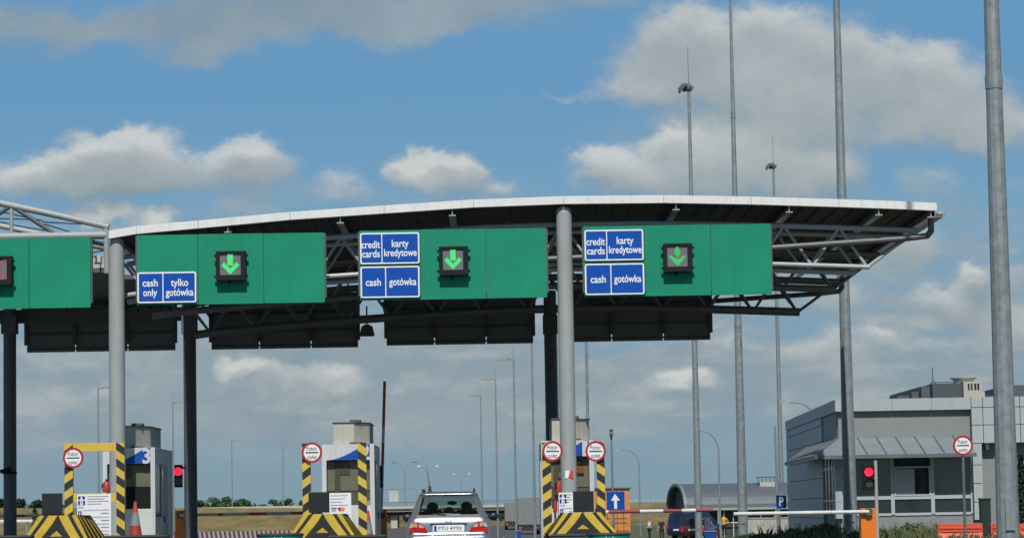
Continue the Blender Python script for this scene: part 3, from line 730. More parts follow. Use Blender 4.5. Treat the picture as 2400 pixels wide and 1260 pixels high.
# striped island noses
NG = 'striped noses of the toll islands'
def nose(x0t, x1t, yt, lab):
    Y = 52.5; Xa, Xb = P(x0t, yt, Y+.35).x, P(x1t, yt, Y+.35).x; zt = P((x0t+x1t)/2, yt, Y+.35).z; xc = (Xa+Xb)/2
    zl = .70; hw = .74; Yb = Y
    t = thing('island_nose', lab, 'island nose', (xc, Y, 0), NG)
    body = MB()
    bl, br = xc-hw, xc+hw
    body.hexa([(bl, Yb, zl), (br, Yb, zl), (br+.05, Y+2.2, zl), (bl-.05, Y+2.2, zl)], [(Xa, Y+.35, zt), (Xb, Y+.35, zt), (Xb+.02, Y+2.0, zt), (Xa-.02, Y+2.0, zt)], 0)
    body.box(bl, br, Yb, Y+2.2, .0, zl, 0)
    body.build('block', mattblack, t)
    m = MB()
    def pt_(u, v, e=.004):   # point on the sloping front face
        h = hw + (((Xb-Xa)/2) - hw)*v; return (xc + u*h, Yb + .35*v - e, zl + (zt-zl)*v + .002)
    bows = 10
    def band(u0t, u0b, u1t, u1b):
        for k in range(bows):
            v0, v1 = k/bows, (k+1)/bows
            f = lambda ut, ub, v: ub + (ut-ub)*(v**1.25)
            q = [pt_(f(u0t,u0b,v0), v0), pt_(f(u1t,u1b,v0), v0), pt_(f(u1t,u1b,v1), v1), pt_(f(u0t,u0b,v1), v1)]
            m.add(q, [(0,1,2,3)])
    for s_ in (1, -1):
        if s_ == 1: band(.03, .54, .52, .80); band(.74, .91, 1.0, 1.0)
        else: band(-.52, -.80, -.03, -.54); band(-1.0, -1.0, -.74, -.91)
    a, b, c = pt_(-.20, .26), pt_(.20, .26), pt_(0, .46); m.add([a, b, c], [(0,1,2)])
    # stripes carried down the vertical base
    for s0, s1 in ((-.86, -.58), (.58, .86)):
        m.add([(xc+s0*hw, Yb-.004, .2), (xc+s1*hw, Yb-.004, .2), (xc+s1*hw, Yb-.004, zl), (xc+s0*hw, Yb-.004, zl)], [(0,1,2,3)])
    # side stripes
    for sgn, X_t, X_b in ((1, Xb, br), (-1, Xa, bl)):
        for k in range(4):
            ya, yb = Y+.45+.42*k, Y+.66+.42*k
            q = [(X_b+sgn*(.012+.02*k), ya-.22, zl+.02), (X_b+sgn*(.012+.02*k), yb-.22, zl+.02), (X_t+sgn*.012, yb, zt-.01), (X_t+sgn*.012, ya, zt-.01)]
            m.add(q if sgn > 0 else q[::-1], [(0,1,2,3)])
    m.build('chevrons', mattyellow, t)
nose(92, 180, 1207, 'striped black and yellow nose of the left island')
nose(713, 800, 1203.5, 'striped black and yellow nose before booth 2')
nose(1322, 1408, 1200, 'striped black and yellow nose at the foot of the right pale column')
# dark back boards of signals standing on the noses
DG = 'dark grey square boards above the noses'
for (x0, y0, x1, y1, lab) in ((98, 1155, 146, 1204, 'dark grey square board above the left island nose'), (723, 1152, 772, 1200, 'dark grey square board beside a white tariff board, booth 2'), (1343, 1150, 1392, 1199, 'dark grey square board at the foot of the right pale column')):
    Y = 53.6; X0, X1, Z0, Z1 = RB(x0, y0, x1, y1, Y); t = thing('square_board', lab, 'sign board', ((X0+X1)/2, Y, .15), DG)
    m = MB(); m.box(X0, X1, Y, Y+.03, Z0, Z1); m.build('panel', noseboard, t, .006)
    m = MB(); m.tube(((X0+X1)/2, Y+.06, .15), ((X0+X1)/2, Y+.06, Z1-.05), .03); m.build('pole', galv, t)
# white tariff boards
TG = 'white tariff boards on the islands'
def tariff(x0, y0, x1, y1, kind, lab):
    Y = 55.2; X0, X1, Z0, Z1 = RB(x0, y0, x1, y1, Y); w = X1-X0; h = Z1-Z0; k = K(Y)
    t = thing('tariff_board', lab, 'tariff board', ((X0+X1)/2, Y, .15), TG)
    m = MB(); m.rrect(X0, X1, Z0, Z1, .02, Y, .02, 0)
    u = lambda f: X0+w*f
    def ln(fa, fb, z, hh=.010, mi=2): m.box(u(fa), u(fb), Y-.004, Y-.001, z-hh/2, z+hh/2, mi)
    bw = .47 if kind != 'side' else .80
    if kind != 'card':
        iw = .155; X_ = X0+.02; zt = Z1-.04
        m.box(X_, X_+iw, Y-.004, Y-.001, zt-.2, zt, 1)
        m.flat([(X_+.04, zt-.2), (X_+iw-.04, zt-.2), (X_+iw-.062, zt-.01), (X_+.062, zt-.01)], Y-.006, .002, 0)
        m.box(X_, X_+iw, Y-.0065, Y-.0045, zt-.10, zt-.075, 0); m.box(X_+iw/2-.006, X_+iw/2+.006, Y-.009, Y-.007, zt-.19, zt-.1, 1)
        for i in range(4): ln(.30, .92-.12*(i % 2)-.08*(i == 3), zt-.01-.055*i, .016, 2 if i != 1 else 4)
        m.box(X_, X_+iw*.8, Y-.004, Y-.001, zt-.265, zt-.23, 3)
        z = zt-.31; i = 0
        while z-.15 > Z0:
            if i < 4: m.box(X_, X_+.08, Y-.004, Y-.001, z-.13, z-.02, 1); m.box(X_+.022, X_+.052, Y-.006, Y-.004, z-.095, z-.05, 0)
            ln(.16, .94, z, .022, 5); ln(.70, .93, z-.075, .022, 2)
            if i % 2: ln(.22, .55, z-.08, .012, 2)
            z -= .155; i += 1
    else:
        for i in range(5): ln(.06, .85-.13*(i % 3), Z1-.06-.07*i, .014)
        zc = Z1-.36
        m.box(u(.10), u(.31), Y-.004, Y-.001, zc-.045, zc+.045, 3)
        m.disc(u(.49), Y-.004, zc, .045, 16, .003, 4); m.disc(u(.61), Y-.006, zc, .045, 16, .003, 6)
        ln(.65, .93, zc-.13, .016)
        ln(.0, .96, zc-.20, .02, 1)
        z = zc-.27
        while z > Z0+.03: ln(.62, .93, z, .018); ln(.1, .45, z-.03, .01); z -= .085
    m.build('panel', [lettw, M('dark_blue_print', (.04,.03,.22), .5), M('grey_print', (.25,.26,.28), .6), M('pale_blue_print', (.30,.45,.62), .6), M('red_print', (.55,.05,.06), .6), M('lilac_print', (.42,.42,.56), .6), M('orange_print', (.75,.30,.05), .6)], t)
    m = MB(); m.tube((X0+w*.25, Y+.06, .15), (X0+w*.25, Y+.06, Z1-.1), .03); m.tube((X0+w*.75, Y+.06, .15), (X0+w*.75, Y+.06, Z1-.1), .03); m.build('pole', galv, t)
tariff(181, 1157, 260.5, 1262, 'full', 'white tariff board inside the yellow portal')
tariff(772, 1154, 823.5, 1262, 'card', 'white tariff board with small card symbols, booth 2 island')
tariff(1310, 1153, 1344, 1262, 'side', 'narrow white tariff board at the foot of the right pale column')

# crash cushions: green faced drums and dark low bumpers
CG = 'green faced crash cushions before the islands'
for (x0, x1, yt, lab) in ((597, 706, 1249, 'green crash cushion with white arrows between the left boom and booth 2'), (1379, 1478, 1248, 'green crash cushion with white arrows right of the right pale column')):
    Y = 50.5; X0, X1 = P(x0, yt, Y).x, P(x1, yt, Y).x; r = (X1-X0)/2; xc = (X0+X1)/2; zt = P((x0+x1)/2, yt, Y).z
    t = thing('crash_cushion', lab, 'crash cushion', (xc, Y+r, 0), CG)
    m = MB(); m.lathe((xc, Y+r, 0), [(r,0),(r,zt-.055)], 40); m.build('drum', M('green_cushion_film', (.0,.30,.20), .45), t)
    m = MB(); m.lathe((xc, Y+r, 0), [(r+.012,zt-.055),(r+.02,zt-.04),(r+.02,zt-.02),(r-.02,zt)], 40); m.build('rim', rubber, t)
    m = MB(); yc = lambda x: Y+r-math.sqrt(max(0, (r+.006)**2-(x-xc)**2))
    for s_ in (-1, 1):
        q = [(xc+s_*.05, zt-.2), (xc+s_*.05, zt-.50), (xc+s_*.26, zt-.35)]
        q = [(xc+s_*.06, zt-.07), (xc+s_*.06, zt-.50), (xc+s_*.32, zt-.30)]
        m.add([(x, yc(x), z_) for x, z_ in q], [(0,1,2) if s_ > 0 else (0,2,1)])
    m.build('arrow', lettw, t)
for (x0, x1, yt, Y, lab) in ((-60, 76, 1254, 50.5, 'low dark rubber bumper at the bottom left corner'), (236, 396, 1253, 50.8, 'low dark rubber bumper below booth 3'), (762, 908, 1253, 51, 'low dark rubber bumper below booth 2'), (1288, 1379, 1250, 50.3, 'low dark rubber bumper left of the right green cushion')):
    X0, X1 = P(x0, yt, Y).x, P(x1, yt, Y).x; zt = P((x0+x1)/2, yt, Y).z
    m = MB(); m.box(X0, X1, Y, Y+.5, .0, zt-.06); m.box(X0+.03, X1-.03, Y+.03, Y+.47, zt-.06, zt)
    for k in range(3): m.box(X0-.006, X1+.006, Y-.006, Y+.506, .15+.2*k, .22+.2*k)
    tag(m.build('rubber_bumper', rubber, None, .03), lab, 'bumper', 'low dark bumpers before the islands')

# cones
CO = 'traffic cones on the islands'
def cone(px, py_tip, py_b, Y, lab):
    p = P(px, py_tip, Y); H = min(.85, p.z - .15); zb = p.z - H; k = H/.75
    t = thing('traffic_cone', lab, 'traffic cone', (p.x, Y, zb), CO)
    pr = lambda z: .03 + .115*(.72-z)/.72
    for nm, za, zb_, mat in (('cone_body', .03, .27, M('dull_red_cone', (.30,.035,.03), .55)), ('reflective_band', .27, .53, M('grey_reflective_band', (.22,.24,.23), .6)), ('cone_tip', .53, .75, M('dull_orange_red_cone', (.42,.06,.04), .55))):
        m = MB(); m.lathe((p.x, Y, zb), [(pr(za)*k, za*k), (pr(zb_)*k, zb_*k)], 20); m.build(nm, mat, t)
    m = MB(); m.box(p.x-.2*k, p.x+.2*k, Y-.2*k, Y+.2*k, zb, zb+.03*k); m.build('base', rubber, t)
cone(317, 1174, 1252, 56.6, 'traffic cone leaning grey and red beside booth 3 window')
cone(862, 1195, 1262, 58.5, 'traffic cone mostly hidden behind the striped post of booth 2')
cone(1402, 1174, 1250, 57.2, 'traffic cone behind the striped post right of the right pale column')
# red equipment
XG = 'red fire extinguishers on the islands'
def extinguisher(x0, y0, x1, y1, Y, lab):
    X0, X1, Z0, Z1 = RB(x0, y0, x1, y1, Y); r = (X1-X0)/2; xc = (X0+X1)/2
    t = thing('fire_extinguisher', lab, 'extinguisher', (xc, Y, Z0), XG)
    m = MB(); m.lathe((xc, Y, Z0), [(r*.9,0),(r,.03),(r,(Z1-Z0)*.82),(r*.6,(Z1-Z0)*.95),(r*.3,Z1-Z0)], 16); m.build('cylinder', M('extinguisher_red', (.40,.045,.03), .4), t)
    m = MB(); m.box(xc-.02, xc+.06, Y-.02, Y+.02, Z1, Z1+.04); m.path([(xc+.05, Y-.03, Z1+.02), (xc-r*1.1, Y-.05, Z1-.1), (xc-r*1.2, Y-.03, Z0+.1)], .015, 6); m.build('hose', black, t)
    m = MB(); m.tube((xc, Y+r+.03, .15), (xc, Y+r+.03, Z1), .025); m.build('stand', darksteel, t)
extinguisher(241, 1126, 258, 1153, 58.2, 'red extinguisher behind the yellow portal beside the left pale column')
extinguisher(1303, 1123, 1316, 1158, 58.2, 'tall red extinguisher left of the right pale column')
extinguisher(1296, 1163, 1306, 1200, 58.4, 'dull red extinguisher low behind the narrow tariff board')

# ------------------------------------------------------------------ booms
GG = 'boom barriers of the lanes'
def boom(px_box, half, ybox, Y, xtip, yb, lab, segs, upright=None, r=.05):
    X = P(px_box, ybox, Y).x; zt = P(px_box, ybox, Y).z
    g = gz(Y)
    t = thing('boom_barrier', lab, 'barrier', (X, Y, g), GG)
    m = MB(); m.box(X-half, X+half, Y, Y+.34, g, zt); m.box(X-half-.008, X+half+.008, Y-.008, Y+.348, zt-.22, zt-.212); m.build('cabinet', orange, t, .012)
    if upright: A, B = P(upright[0], upright[1], Y-.08), P(upright[2], upright[3], Y-.08)
    else:
        zb = P(px_box, yb, Y).z; Xt = P(xtip, yb, Y).x; A, B = Vector((X, Y-.08, zb)), Vector((Xt, Y-.08, zb))
    m = MB(); n = len(segs); f = 0
    for ln_, mi in segs:
        p, q = A.lerp(B, f), A.lerp(B, f+ln_); m.tube(p, q, r, n=8, mi=mi); f += ln_
    m.build('boom', [redwh, M('shade_lifted_red_boom_paint', (.62,.09,.08), .6) if Y > 70 else dred], t)  # booms under the canopy get a red brightened to offset its shade
    m = MB(); m.tube((X, Y-.10, A.z if not upright else zt-.2), (X, Y+.02, A.z if not upright else zt-.2), .09); m.build('hub', darksteel, t)
w_, r_ = 0, 1
boom(422, .15, 1195, 75, 770, 1206, 'lowered boom barrier across the lane between booths 3 and 2', [(.255,0),(.04,1),(.175,0),(.115,1),(.165,0),(.15,1),(.1,0)], None, .05)
boom(894, .15, 1192, 75, 0, 0, 'boom barrier raised upright beside booth 2', [(.36,0),(.17,1),(.13,0),(.17,1),(.0,0),(.17,1)], (893.5, 1200, 901.5, 893), .048)
boom(1398, .15, 1188, 61.5, 1671, 1199, 'lowered red and white boom barrier right of the right pale column', [(.10,0),(.27,1),(.20,0),(.16,1),(.12,0),(.15,1)], None, .047)
boom(2035, .172, 1190, 56, 1719, 1198, 'white boom barrier with a bright orange cabinet before the office building', [(.28,0),(.003,1),(.3,0),(.003,1),(.414,0)], None, .045)
boom(-40, .15, 1203, 75, 168, 1209, 'boom barrier at the left photo edge behind the left island', [(.24,0),(.24,1),(.2,0),(.28,1),(.04,0)], None, .045)

# ------------------------------------------------------------------ traffic lights
LG = 'two lamp traffic lights'
def traffic_light(x0, y0, x1, y1, Y, lens, lab, mount, side=False):
    X0, X1, Z0, Z1 = RB(x0, y0, x1, y1, Y); xc = (X0+X1)/2; h = Z1-Z0
    t = thing('traffic_light', lab, 'traffic light', (xc, Y, Z0), LG)
    m = MB(); m.box(X0, X1, Y, Y+.18, Z0, Z1)
    r = lens
    for z in (Z1-h*.30, Z0+h*.27):
        if side: m.box(X0-.03, X1, Y-.06, Y+.0, z+.07, z+.09)
        else:
            for i in range(9):
                a0, a1 = R(10+17.8*i), R(10+17.8*(i+1))
                m.add([(xc+r*1.12*math.cos(a), y_, z+r*1.12*math.sin(a)) for a, y_ in ((a0, Y-.001), (a1, Y-.001), (a1, Y-.09), (a0, Y-.09))], [(0,1,2,3)])
    m.build('housing', black, t, .015)
    for z, mat in ((Z1-h*.30, onred), (Z0+h*.27, lensoff)):
        if side: mat = lensoff if z > Z0+h*.5 else M('dim_green_lens', (.02,.25,.15), .3)
        m = MB(); m.disc(xc, Y-.012, z, r, 20, .012); m.build('lamp', mat, t)
    m = MB()
    if mount[0] == 'pole': X = P(mount[1], 1150, Y+.1).x; m.tube((X, Y+.12, 0), (X, Y+.12, P(mount[1], mount[2], Y).z), .04, n=12); m.box(min(X, X1), max(X, X1), Y+.08, Y+.14, Z0+h*.4, Z0+h*.5)
    else: m.box(X1 if mount[1] > xc else mount[1], mount[1] if mount[1] > xc else X0, Y+.06, Y+.1, Z1-.12, Z1-.06)
    m.build('pole' if mount[0] == 'pole' else 'bracket', [concrete if mount[0] == 'pole' else black], t)
traffic_light(408.5, 1088, 426.5, 1141, 74.1, .125, 'lit red traffic light clamped to the dark column by booth 3', ('br', P(436, 1100, 74.1).x))
traffic_light(2023, 1087, 2050, 1147, 58, .10, 'lit red traffic light on a pole before the office building', ('pole', 2054, 1078))
traffic_light(890.5, 1090, 897, 1142, 74, .03, 'unlit slim traffic light seen edge-on beside the raised boom', ('br', P(884, 1100, 74).x), True)
cm = thing('security_camera', 'dark security camera clamped to the leftmost dark column', 'camera', (P(14, 1102, 74).x, 74, P(14, 1102, 74).z))
m = MB(); a = P(3, 1104, 73.7); b = P(26, 1097, 74.2); m.tube(a, b, .06, n=12); m.build('camera_body', black, cm)
m = MB(); X = P(23.3, 1105, 74.3).x; z = P(23, 1108, 74.3).z; m.lathe((X, 74.3, z-.03), [(.21,0),(.21,.08)], 24); m.build('clamp', black, cm)
# ------------------------------------------------------------------ vehicles
def xf(mb, mat):
    mb.v = [mat @ q for q in mb.v]; return mb
def outline(w, yr, yf, z, rc=.18, rf=.35):
    pts = []
    for cx, cy, r, a0 in ((w-rc, yr+rc, rc, -90), (w-rf, yf-rf, rf, 0), (-w+rf, yf-rf, rf, 90), (-w+rc, yr+rc, rc, 180)):
        for k in range(6):
            a = R(a0 + 18*k); pts.append((cx + r*math.cos(a), cy + r*math.sin(a), z))
    return pts
def stack(levels, mi=0, rc=.18, rf=.35):
    m = MB(); rows = [outline(w, yr, yf, z, rc, rf) for z, yr, yf, w in levels]; n = len(rows[0]); vs = sum(rows, [])
    m.add(vs, [(j*n+i, j*n+(i+1)%n, (j+1)*n+(i+1)%n, (j+1)*n+i) for j in range(len(rows)-1) for i in range(n)], mi, True)
    m.add(rows[0], [tuple(range(n-1,-1,-1))], mi); m.add(rows[-1], [tuple(range(n))], mi); return m
def wheels(t, T, W, ys, r, tw=.2):
    for y in ys:
        for s_ in (-1, 1):
            xc = s_*(W-tw/2-.03)
            m = MB(); m.tube((xc-tw/2, y, r), (xc+tw/2, y, r), r, n=24); m.tube((xc-tw/2-.01, y, r), (xc+tw/2+.01, y, r), r*.9, n=24)
            w = xf(m, T).build('wheel', tyre, t)
            m = MB(); m.tube((xc+s_*(tw/2+.012), y, r), (xc+s_*(tw/2+.03), y, r), r*.66, r*.6, n=20); xf(m, T).build('rim', chrome, w)

# silver people carrier in the open lane
yc_ = 55.2; cx_ = P(1050.5, 1205, yc_).x
car = thing('silver_minivan', 'silver minivan seen from behind, driving through the open lane', 'car', (cx_, yc_, 0))
T = Matrix.Translation((cx_, yc_, 0)) @ Matrix.Diagonal((1.03, 1, 1, 1))
b = stack([(.22,.14,4.45,.78),(.30,.0,4.58,.85),(.45,-.07,4.62,.90),(.66,-.075,4.62,.905),(.70,-.06,4.6,.905),(.722,-.02,4.58,.905),(.732,.035,4.58,.905),(.80,.04,4.56,.908),(.95,.052,4.5,.90),(1.04,.07,4.35,.885),(1.10,.10,3.95,.86),(1.135,.13,3.65,.835)])
xf(b, T).build('body', silver, car)
b = stack([(1.585,.50,2.75,.645),(1.615,.43,2.70,.645),(1.635,.43,2.65,.63),(1.665,.52,2.5,.59),(1.69,.75,2.3,.50),(1.70,1.0,2.1,.40)], rc=.14, rf=.2)
xf(b, T).build('roof', silver, car)
m = MB()
for s_ in (-1, 1):
    q = lambda x, y, z: (s_*x, y, z)
    def hx(bt, tp):
        bt = [q(*v) for v in bt]; tp = [q(*v) for v in tp]
        if s_ < 0: bt = bt[::-1]; tp = tp[::-1]
        m.hexa(bt, tp)
    hx([(.705,.128,1.12),(.832,.20,1.12),(.832,.62,1.12),(.74,.60,1.12)], [(.572,.465,1.60),(.645,.52,1.60),(.645,.80,1.60),(.60,.80,1.60)])
    for ya, yb in ((1.45, 1.57), (2.45, 2.55)): hx([(.80,ya,1.12),(.835,ya,1.12),(.835,yb,1.12),(.80,yb,1.12)], [(.61,ya,1.60),(.645,ya,1.60),(.645,yb,1.60),(.61,yb,1.60)])
    hx([(.74,3.5,1.12),(.80,3.45,1.12),(.80,3.57,1.12),(.74,3.62,1.12)], [(.56,2.62,1.60),(.63,2.58,1.60),(.63,2.68,1.60),(.56,2.72,1.60)])
xf(m, T).build('pillar', silver, car)
def quad(pts, th=(0, .008, 0), mi=0):
    return MB().prism(pts, th, mi)
rg = xf(quad([(-.70,.136,1.142),(.70,.136,1.142),(.578,.462,1.602),(-.578,.462,1.602)]), T).build('rear_window', carglass, car)
m = MB()
for (a, b_, c, d) in (((-.70,.132,1.140),(.70,.132,1.140),(.69,.152,1.172),(-.69,.152,1.172)), ((-.60,.415,1.545),(.60,.415,1.545),(.577,.462,1.604),(-.577,.462,1.604)), ((-.71,.134,1.14),(-.655,.134,1.14),(-.55,.458,1.60),(-.585,.458,1.60)), ((.655,.134,1.14),(.71,.134,1.14),(.585,.458,1.60),(.55,.458,1.60))):
    m.prism([a, b_, c, d], (0, -.006, 0))
m.path([(-.05,.13,1.17),(-.35,.14,1.20)], .012, 6)
xf(m, T).build('window_surround', carblack, rg)
for nm, pts in (('windscreen', [(-.74,3.58,1.13),(.74,3.58,1.13),(.56,2.68,1.60),(-.56,2.68,1.60)]),):
    xf(quad(pts), T).build(nm, carglass, car)
for s_ in (-1, 1):
    for ya, yb in ((.62, 1.45), (1.57, 2.45), (2.55, 3.45)):
        yt = min(yb, 2.6); p = [(s_*.828, ya, 1.13), (s_*.828, yb, 1.13), (s_*.64, yt, 1.60), (s_*.64, max(ya, .8), 1.60)]
        xf(quad(p, (-s_*.006, 0, 0)), T).build('side_window', carglass, car)
    m = MB(); m.box(s_*.71-.02, s_*.71+.02, 0, 0, 0, 0) if False else None
    m = MB(); m.path([(s_*.555, .62, 1.665), (s_*.56, .70, 1.735), (s_*.56, 2.1, 1.745), (s_*.555, 2.25, 1.68)], .022, 8); m.hexa([(s_*.555-.03,.55,1.63),(s_*.555+.03,.55,1.63),(s_*.555+.03,.85,1.66),(s_*.555-.03,.85,1.66)],[(s_*.56-.012,.66,1.75),(s_*.56+.012,.66,1.75),(s_*.56+.012,.8,1.75),(s_*.56-.012,.8,1.75)])
    xf(m, T).build('roof_rail', carblack, car)
    m = MB(); m.ball((s_*.975, 3.0, 1.115), .115, 12, 0, 1.05, .7, .82); m.box(min(s_*.80, s_*.93), max(s_*.80, s_*.93), 2.97, 3.03, 1.07, 1.13); xf(m, T).build('wing_mirror', carblack, car)
    px2 = lambda x, y: ((x - 1050.5) / 105 * 1.0, 1.25 + (1196.7 - y) / 105)
    lo = [(961, 1246), (1003, 1245), (998.5, 1234), (961, 1234)]; up = [(961, 1234), (998.5, 1234), (992, 1226), (983, 1221.5), (968, 1221)]
    def lens(pl, y, mi, th=.10):
        q = [px2(*v) for v in pl]; q = [(v[0]*(-s_), v[1]) for v in q]
        if s_ > 0: q = q[::-1]
        m.prism([(v[0], y + max(0, abs(v[0]) - .76)*.42, v[1]) for v in q], (0, th, 0), mi)
    m = MB(); lens(lo, .012, 0); lens(up, .012, 1)
    lens([(968, 1232.5), (977, 1232.5), (977, 1223), (971, 1222.5)], .008, 2, .01); lens([(979, 1232.5), (984, 1232.5), (984, 1224), (979, 1223.5)], .008, 0, .01)
    lens([(968, 1221), (983, 1221.5), (992, 1226), (998.5, 1234), (997, 1234), (990.5, 1227.5), (982.5, 1223.3), (968, 1223)], .006, 0, .012)
    xf(m, T).build('tail_light', [lred, lclear, lamber], car)
m = MB(); m.rrect(-.375, .375, .775, .975, .05, .036, .03, 1); m.rrect(-.34, .345, .785, .945, .03, .030, .01, 0); m.box(-.40, .40, .022, .06, .955, .985, 2)
m.box(-.31, -.255, .022, .031, .805, .930, 3); m.box(-.255, .31, .024, .031, .805, .930, 0)
m.text('PTU 4Y93', .03, .867, .50, .075, .023, 2, .004, .002)
xf(m, T).build('number_plate', [lettw, silver, M('plate_black', (.03,.03,.035), .5), blue], car)
m = MB(); m.ring(0, .055, 1.03, .035, .05, 20, .03); 
for i, v in enumerate(m.v): m.v[i] = Vector((v.x*1.5, v.y, 1.03+(v.z-1.03)*.6))
xf(m, T).build('emblem', M('dark_blue_enamel', (.02,.03,.08), .3), car)
m = MB(); m.box(-.80, .80, -.088, -.06, .60, .625); xf(m, T).build('bumper_strip', carblack, car)
m = MB(); m.lathe((-.41, .95, 1.69), [(.05,0),(.03,.06),(.025,.13),(.01,.15)], 12); m.tube((-.41, .95, 1.83), (-.47, .75, 2.25), .006, .004, n=6); xf(m, T).build('antenna', carblack, car)
m = MB(); m.box(-.80, .80, .22, 3.5, 1.136, 1.14)
for x in (-.40, .0, .40): m.ball((x, .95, 1.27), .11, 10, 0, 1, .5, .7)
for x in (-.38, .38): m.ball((x, 1.9, 1.36), .13, 10, 0, 1, .5, .8); m.box(x-.2, x+.2, 1.85, 1.97, 1.14, 1.28)
m.box(-.5, .5, .85, .98, 1.14, 1.22); m.box(-.7, .7, 3.2, 3.5, 1.14, 1.2)
m.ball((.05, 2.6, 1.44), .07, 8, 0, 1.6, .4, .7)
xf(m, T).build('seats', dim, car)
m = MB(); m.box(-.33, .05, .45, .75, 1.142, 1.20, 0); m.box(.02, .26, .40, .62, 1.142, 1.185, 1); m.box(-.62, -.34, .5, .8, 1.142, 1.17, 2)
xf(m, T).build('luggage', [beige, lettw, tan], car, .02)
wheels(car, T, .90, (.95, 3.75), .32)

def simple_vehicle(name, lab, cat, px, py_, Y, heading, L, Wd, H, paint, hood, belt, z0=None, plate=True):
    z0 = gz(Y) if z0 is None else z0; p = P(px, 1190, Y); loc = Vector((p.x, Y, z0))
    t = thing(name, lab, cat, loc); T = Matrix.Translation(loc) @ Matrix.Rotation(R(-heading), 4, 'Z')
    w = Wd/2; hy = L - hood
    b = stack([(.25,.06,L-.05,w*.92),(.4,0,L,w),(.75,-.02,L,w),(belt-.12,.02,L-.12,w*.99),(belt,.06,hy+.25,w*.95)], rc=.12, rf=.25); xf(b, T).build('body', paint, t)
    slope = .12 if hood < 1.4 and H > 1.7 else .5
    g = stack([(belt,.08,hy+.2,w*.93),(H-.10,.08+slope,hy-.55,w*.82)], rc=.1, rf=.15); xf(g, T).build('windows', glassdark, t)
    r_ = stack([(H-.11,.06+slope,hy-.5,w*.835),(H-.04,.08+slope,hy-.55,w*.82),(H,.25+slope,hy-.8,w*.7)], rc=.1, rf=.15); xf(r_, T).build('roof', paint, t)
    m = MB()
    for s_ in (-1, 1):
        for ya in ((.10, .16+slope), (L*.28, L*.30), (L*.48, L*.50)):
            m.hexa([(s_*w*.95-.03,ya[0],belt-.02),(s_*w*.95+.015,ya[0],belt-.02),(s_*w*.95+.015,ya[0]+.12,belt-.02),(s_*w*.95-.03,ya[0]+.12,belt-.02)],
                   [(s_*w*.83-.03,ya[1],H-.08),(s_*w*.83+.015,ya[1],H-.08),(s_*w*.83+.015,ya[1]+.12,H-.08),(s_*w*.83-.03,ya[1]+.12,H-.08)])
    xf(m, T).build('pillar', paint, t)
    if H > 1.8:
        m = MB(); m.hexa([(w*.94,L*.30,belt),(w*.965,L*.30,belt),(w*.965,L*.48,belt),(w*.94,L*.48,belt)], [(w*.84,L*.30,H-.1),(w*.86,L*.30,H-.1),(w*.86,L*.48,H-.1),(w*.84,L*.48,H-.1)]); m.box(-.02,.02,.03,.08,.5,H-.1)
        xf(m, T).build('side_panel', M('bright_blue_van_panel', (.010, .028, .14), .3), t)
    for s_ in (-1, 1):
        m = MB(); m.box(s_*w*.86-.08, s_*w*.86+.08, -.03, .12, belt-.38, belt-.08); xf(m, T).build('tail_light', lred, t)
        m = MB(); m.box(s_*(w+.08)-.09, s_*(w+.08)+.09, hy-.15, hy-.05, belt, belt+.16); xf(m, T).build('wing_mirror', carblack, t)
    m = MB(); m.box(-.26, .26, -.04, .0, .62, .74); xf(m, T).build('number_plate', lettw, t)
    wheels(t, T, w, (L*.19, L*.81), .32)
simple_vehicle('blue_van', 'dark blue van parked before the round roofed shed', 'van', 1584, 0, 187, 40, 4.7, 1.85, 1.95, navy, .75, 1.15)
simple_vehicle('red_car', 'dark red hatchback parked in front of the blue van', 'car', 1622, 0, 165, 18, 4.0, 1.68, 1.45, maroon, 1.1, .95)

def truck(px0, px1, ytop, Y, lab):
    z0 = gz(Y); X0, X1 = P(px0, 1200, Y).x, P(px1, 1200, Y).x; zt = P((px0+px1)/2, ytop, Y).z; w = X1-X0; L = 9
    t = thing('box_truck', lab, 'truck', ((X0+X1)/2, Y, z0), 'trucks beyond the toll lanes')
    m = MB(); m.box(X0, X1, Y, Y+L, z0+1.05, zt); m.build('cargo_box', tarp, t, .03)
    m = MB(); m.box(X0, X1, Y-.03, Y-.005, z0+1.05, zt); m.box(X0+w/2-.02, X0+w/2+.02, Y-.05, Y-.03, z0+1.05, zt)
    for x in (X0+.04, X1-.04, X0+w*.25, X0+w*.75): m.tube((x, Y-.05, z0+1.1), (x, Y-.05, zt-.1), .03, n=6)
    m.build('rear_door', M('grey_truck_door', (.20,.21,.21), .6, streak=.2), t)
    m = MB(); m.box(X0+.1, X1-.1, Y, Y+L+1.8, z0+.7, z0+1.05); m.box(X0+.05, X1-.05, Y-.08, Y+.02, z0+.45, z0+.62); m.build('chassis', dim, t)
    for x in (X0+.15, X1-.5):
        m = MB(); m.box(x, x+.35, Y-.10, Y-.081, z0+.62, z0+.8, 0); m.box(x, x+.12, Y-.11, Y-.10, z0+.62, z0+.8, 1); m.build('tail_light', [lred, lamber], t)
    m = MB(); m.box(X0+.02, X1-.02, Y+L+.3, Y+L+2.1, z0+.6, zt-.4); m.build('cab', white, t, .08)
    for y in (Y+1.2, Y+2.4, Y+L+1):
        for x in (X0+.2, X1-.2):
            m = MB(); m.tube((x-.15, y, z0+.5), (x+.15, y, z0+.5), .5, n=20); m.build('wheel', tyre, t)
truck(1213, 1266, 1165, 262, 'grey box truck, the nearer and taller of two beyond the lanes')
truck(1183, 1229, 1177, 310, 'grey box truck, the farther of two, just right of the silver minivan')

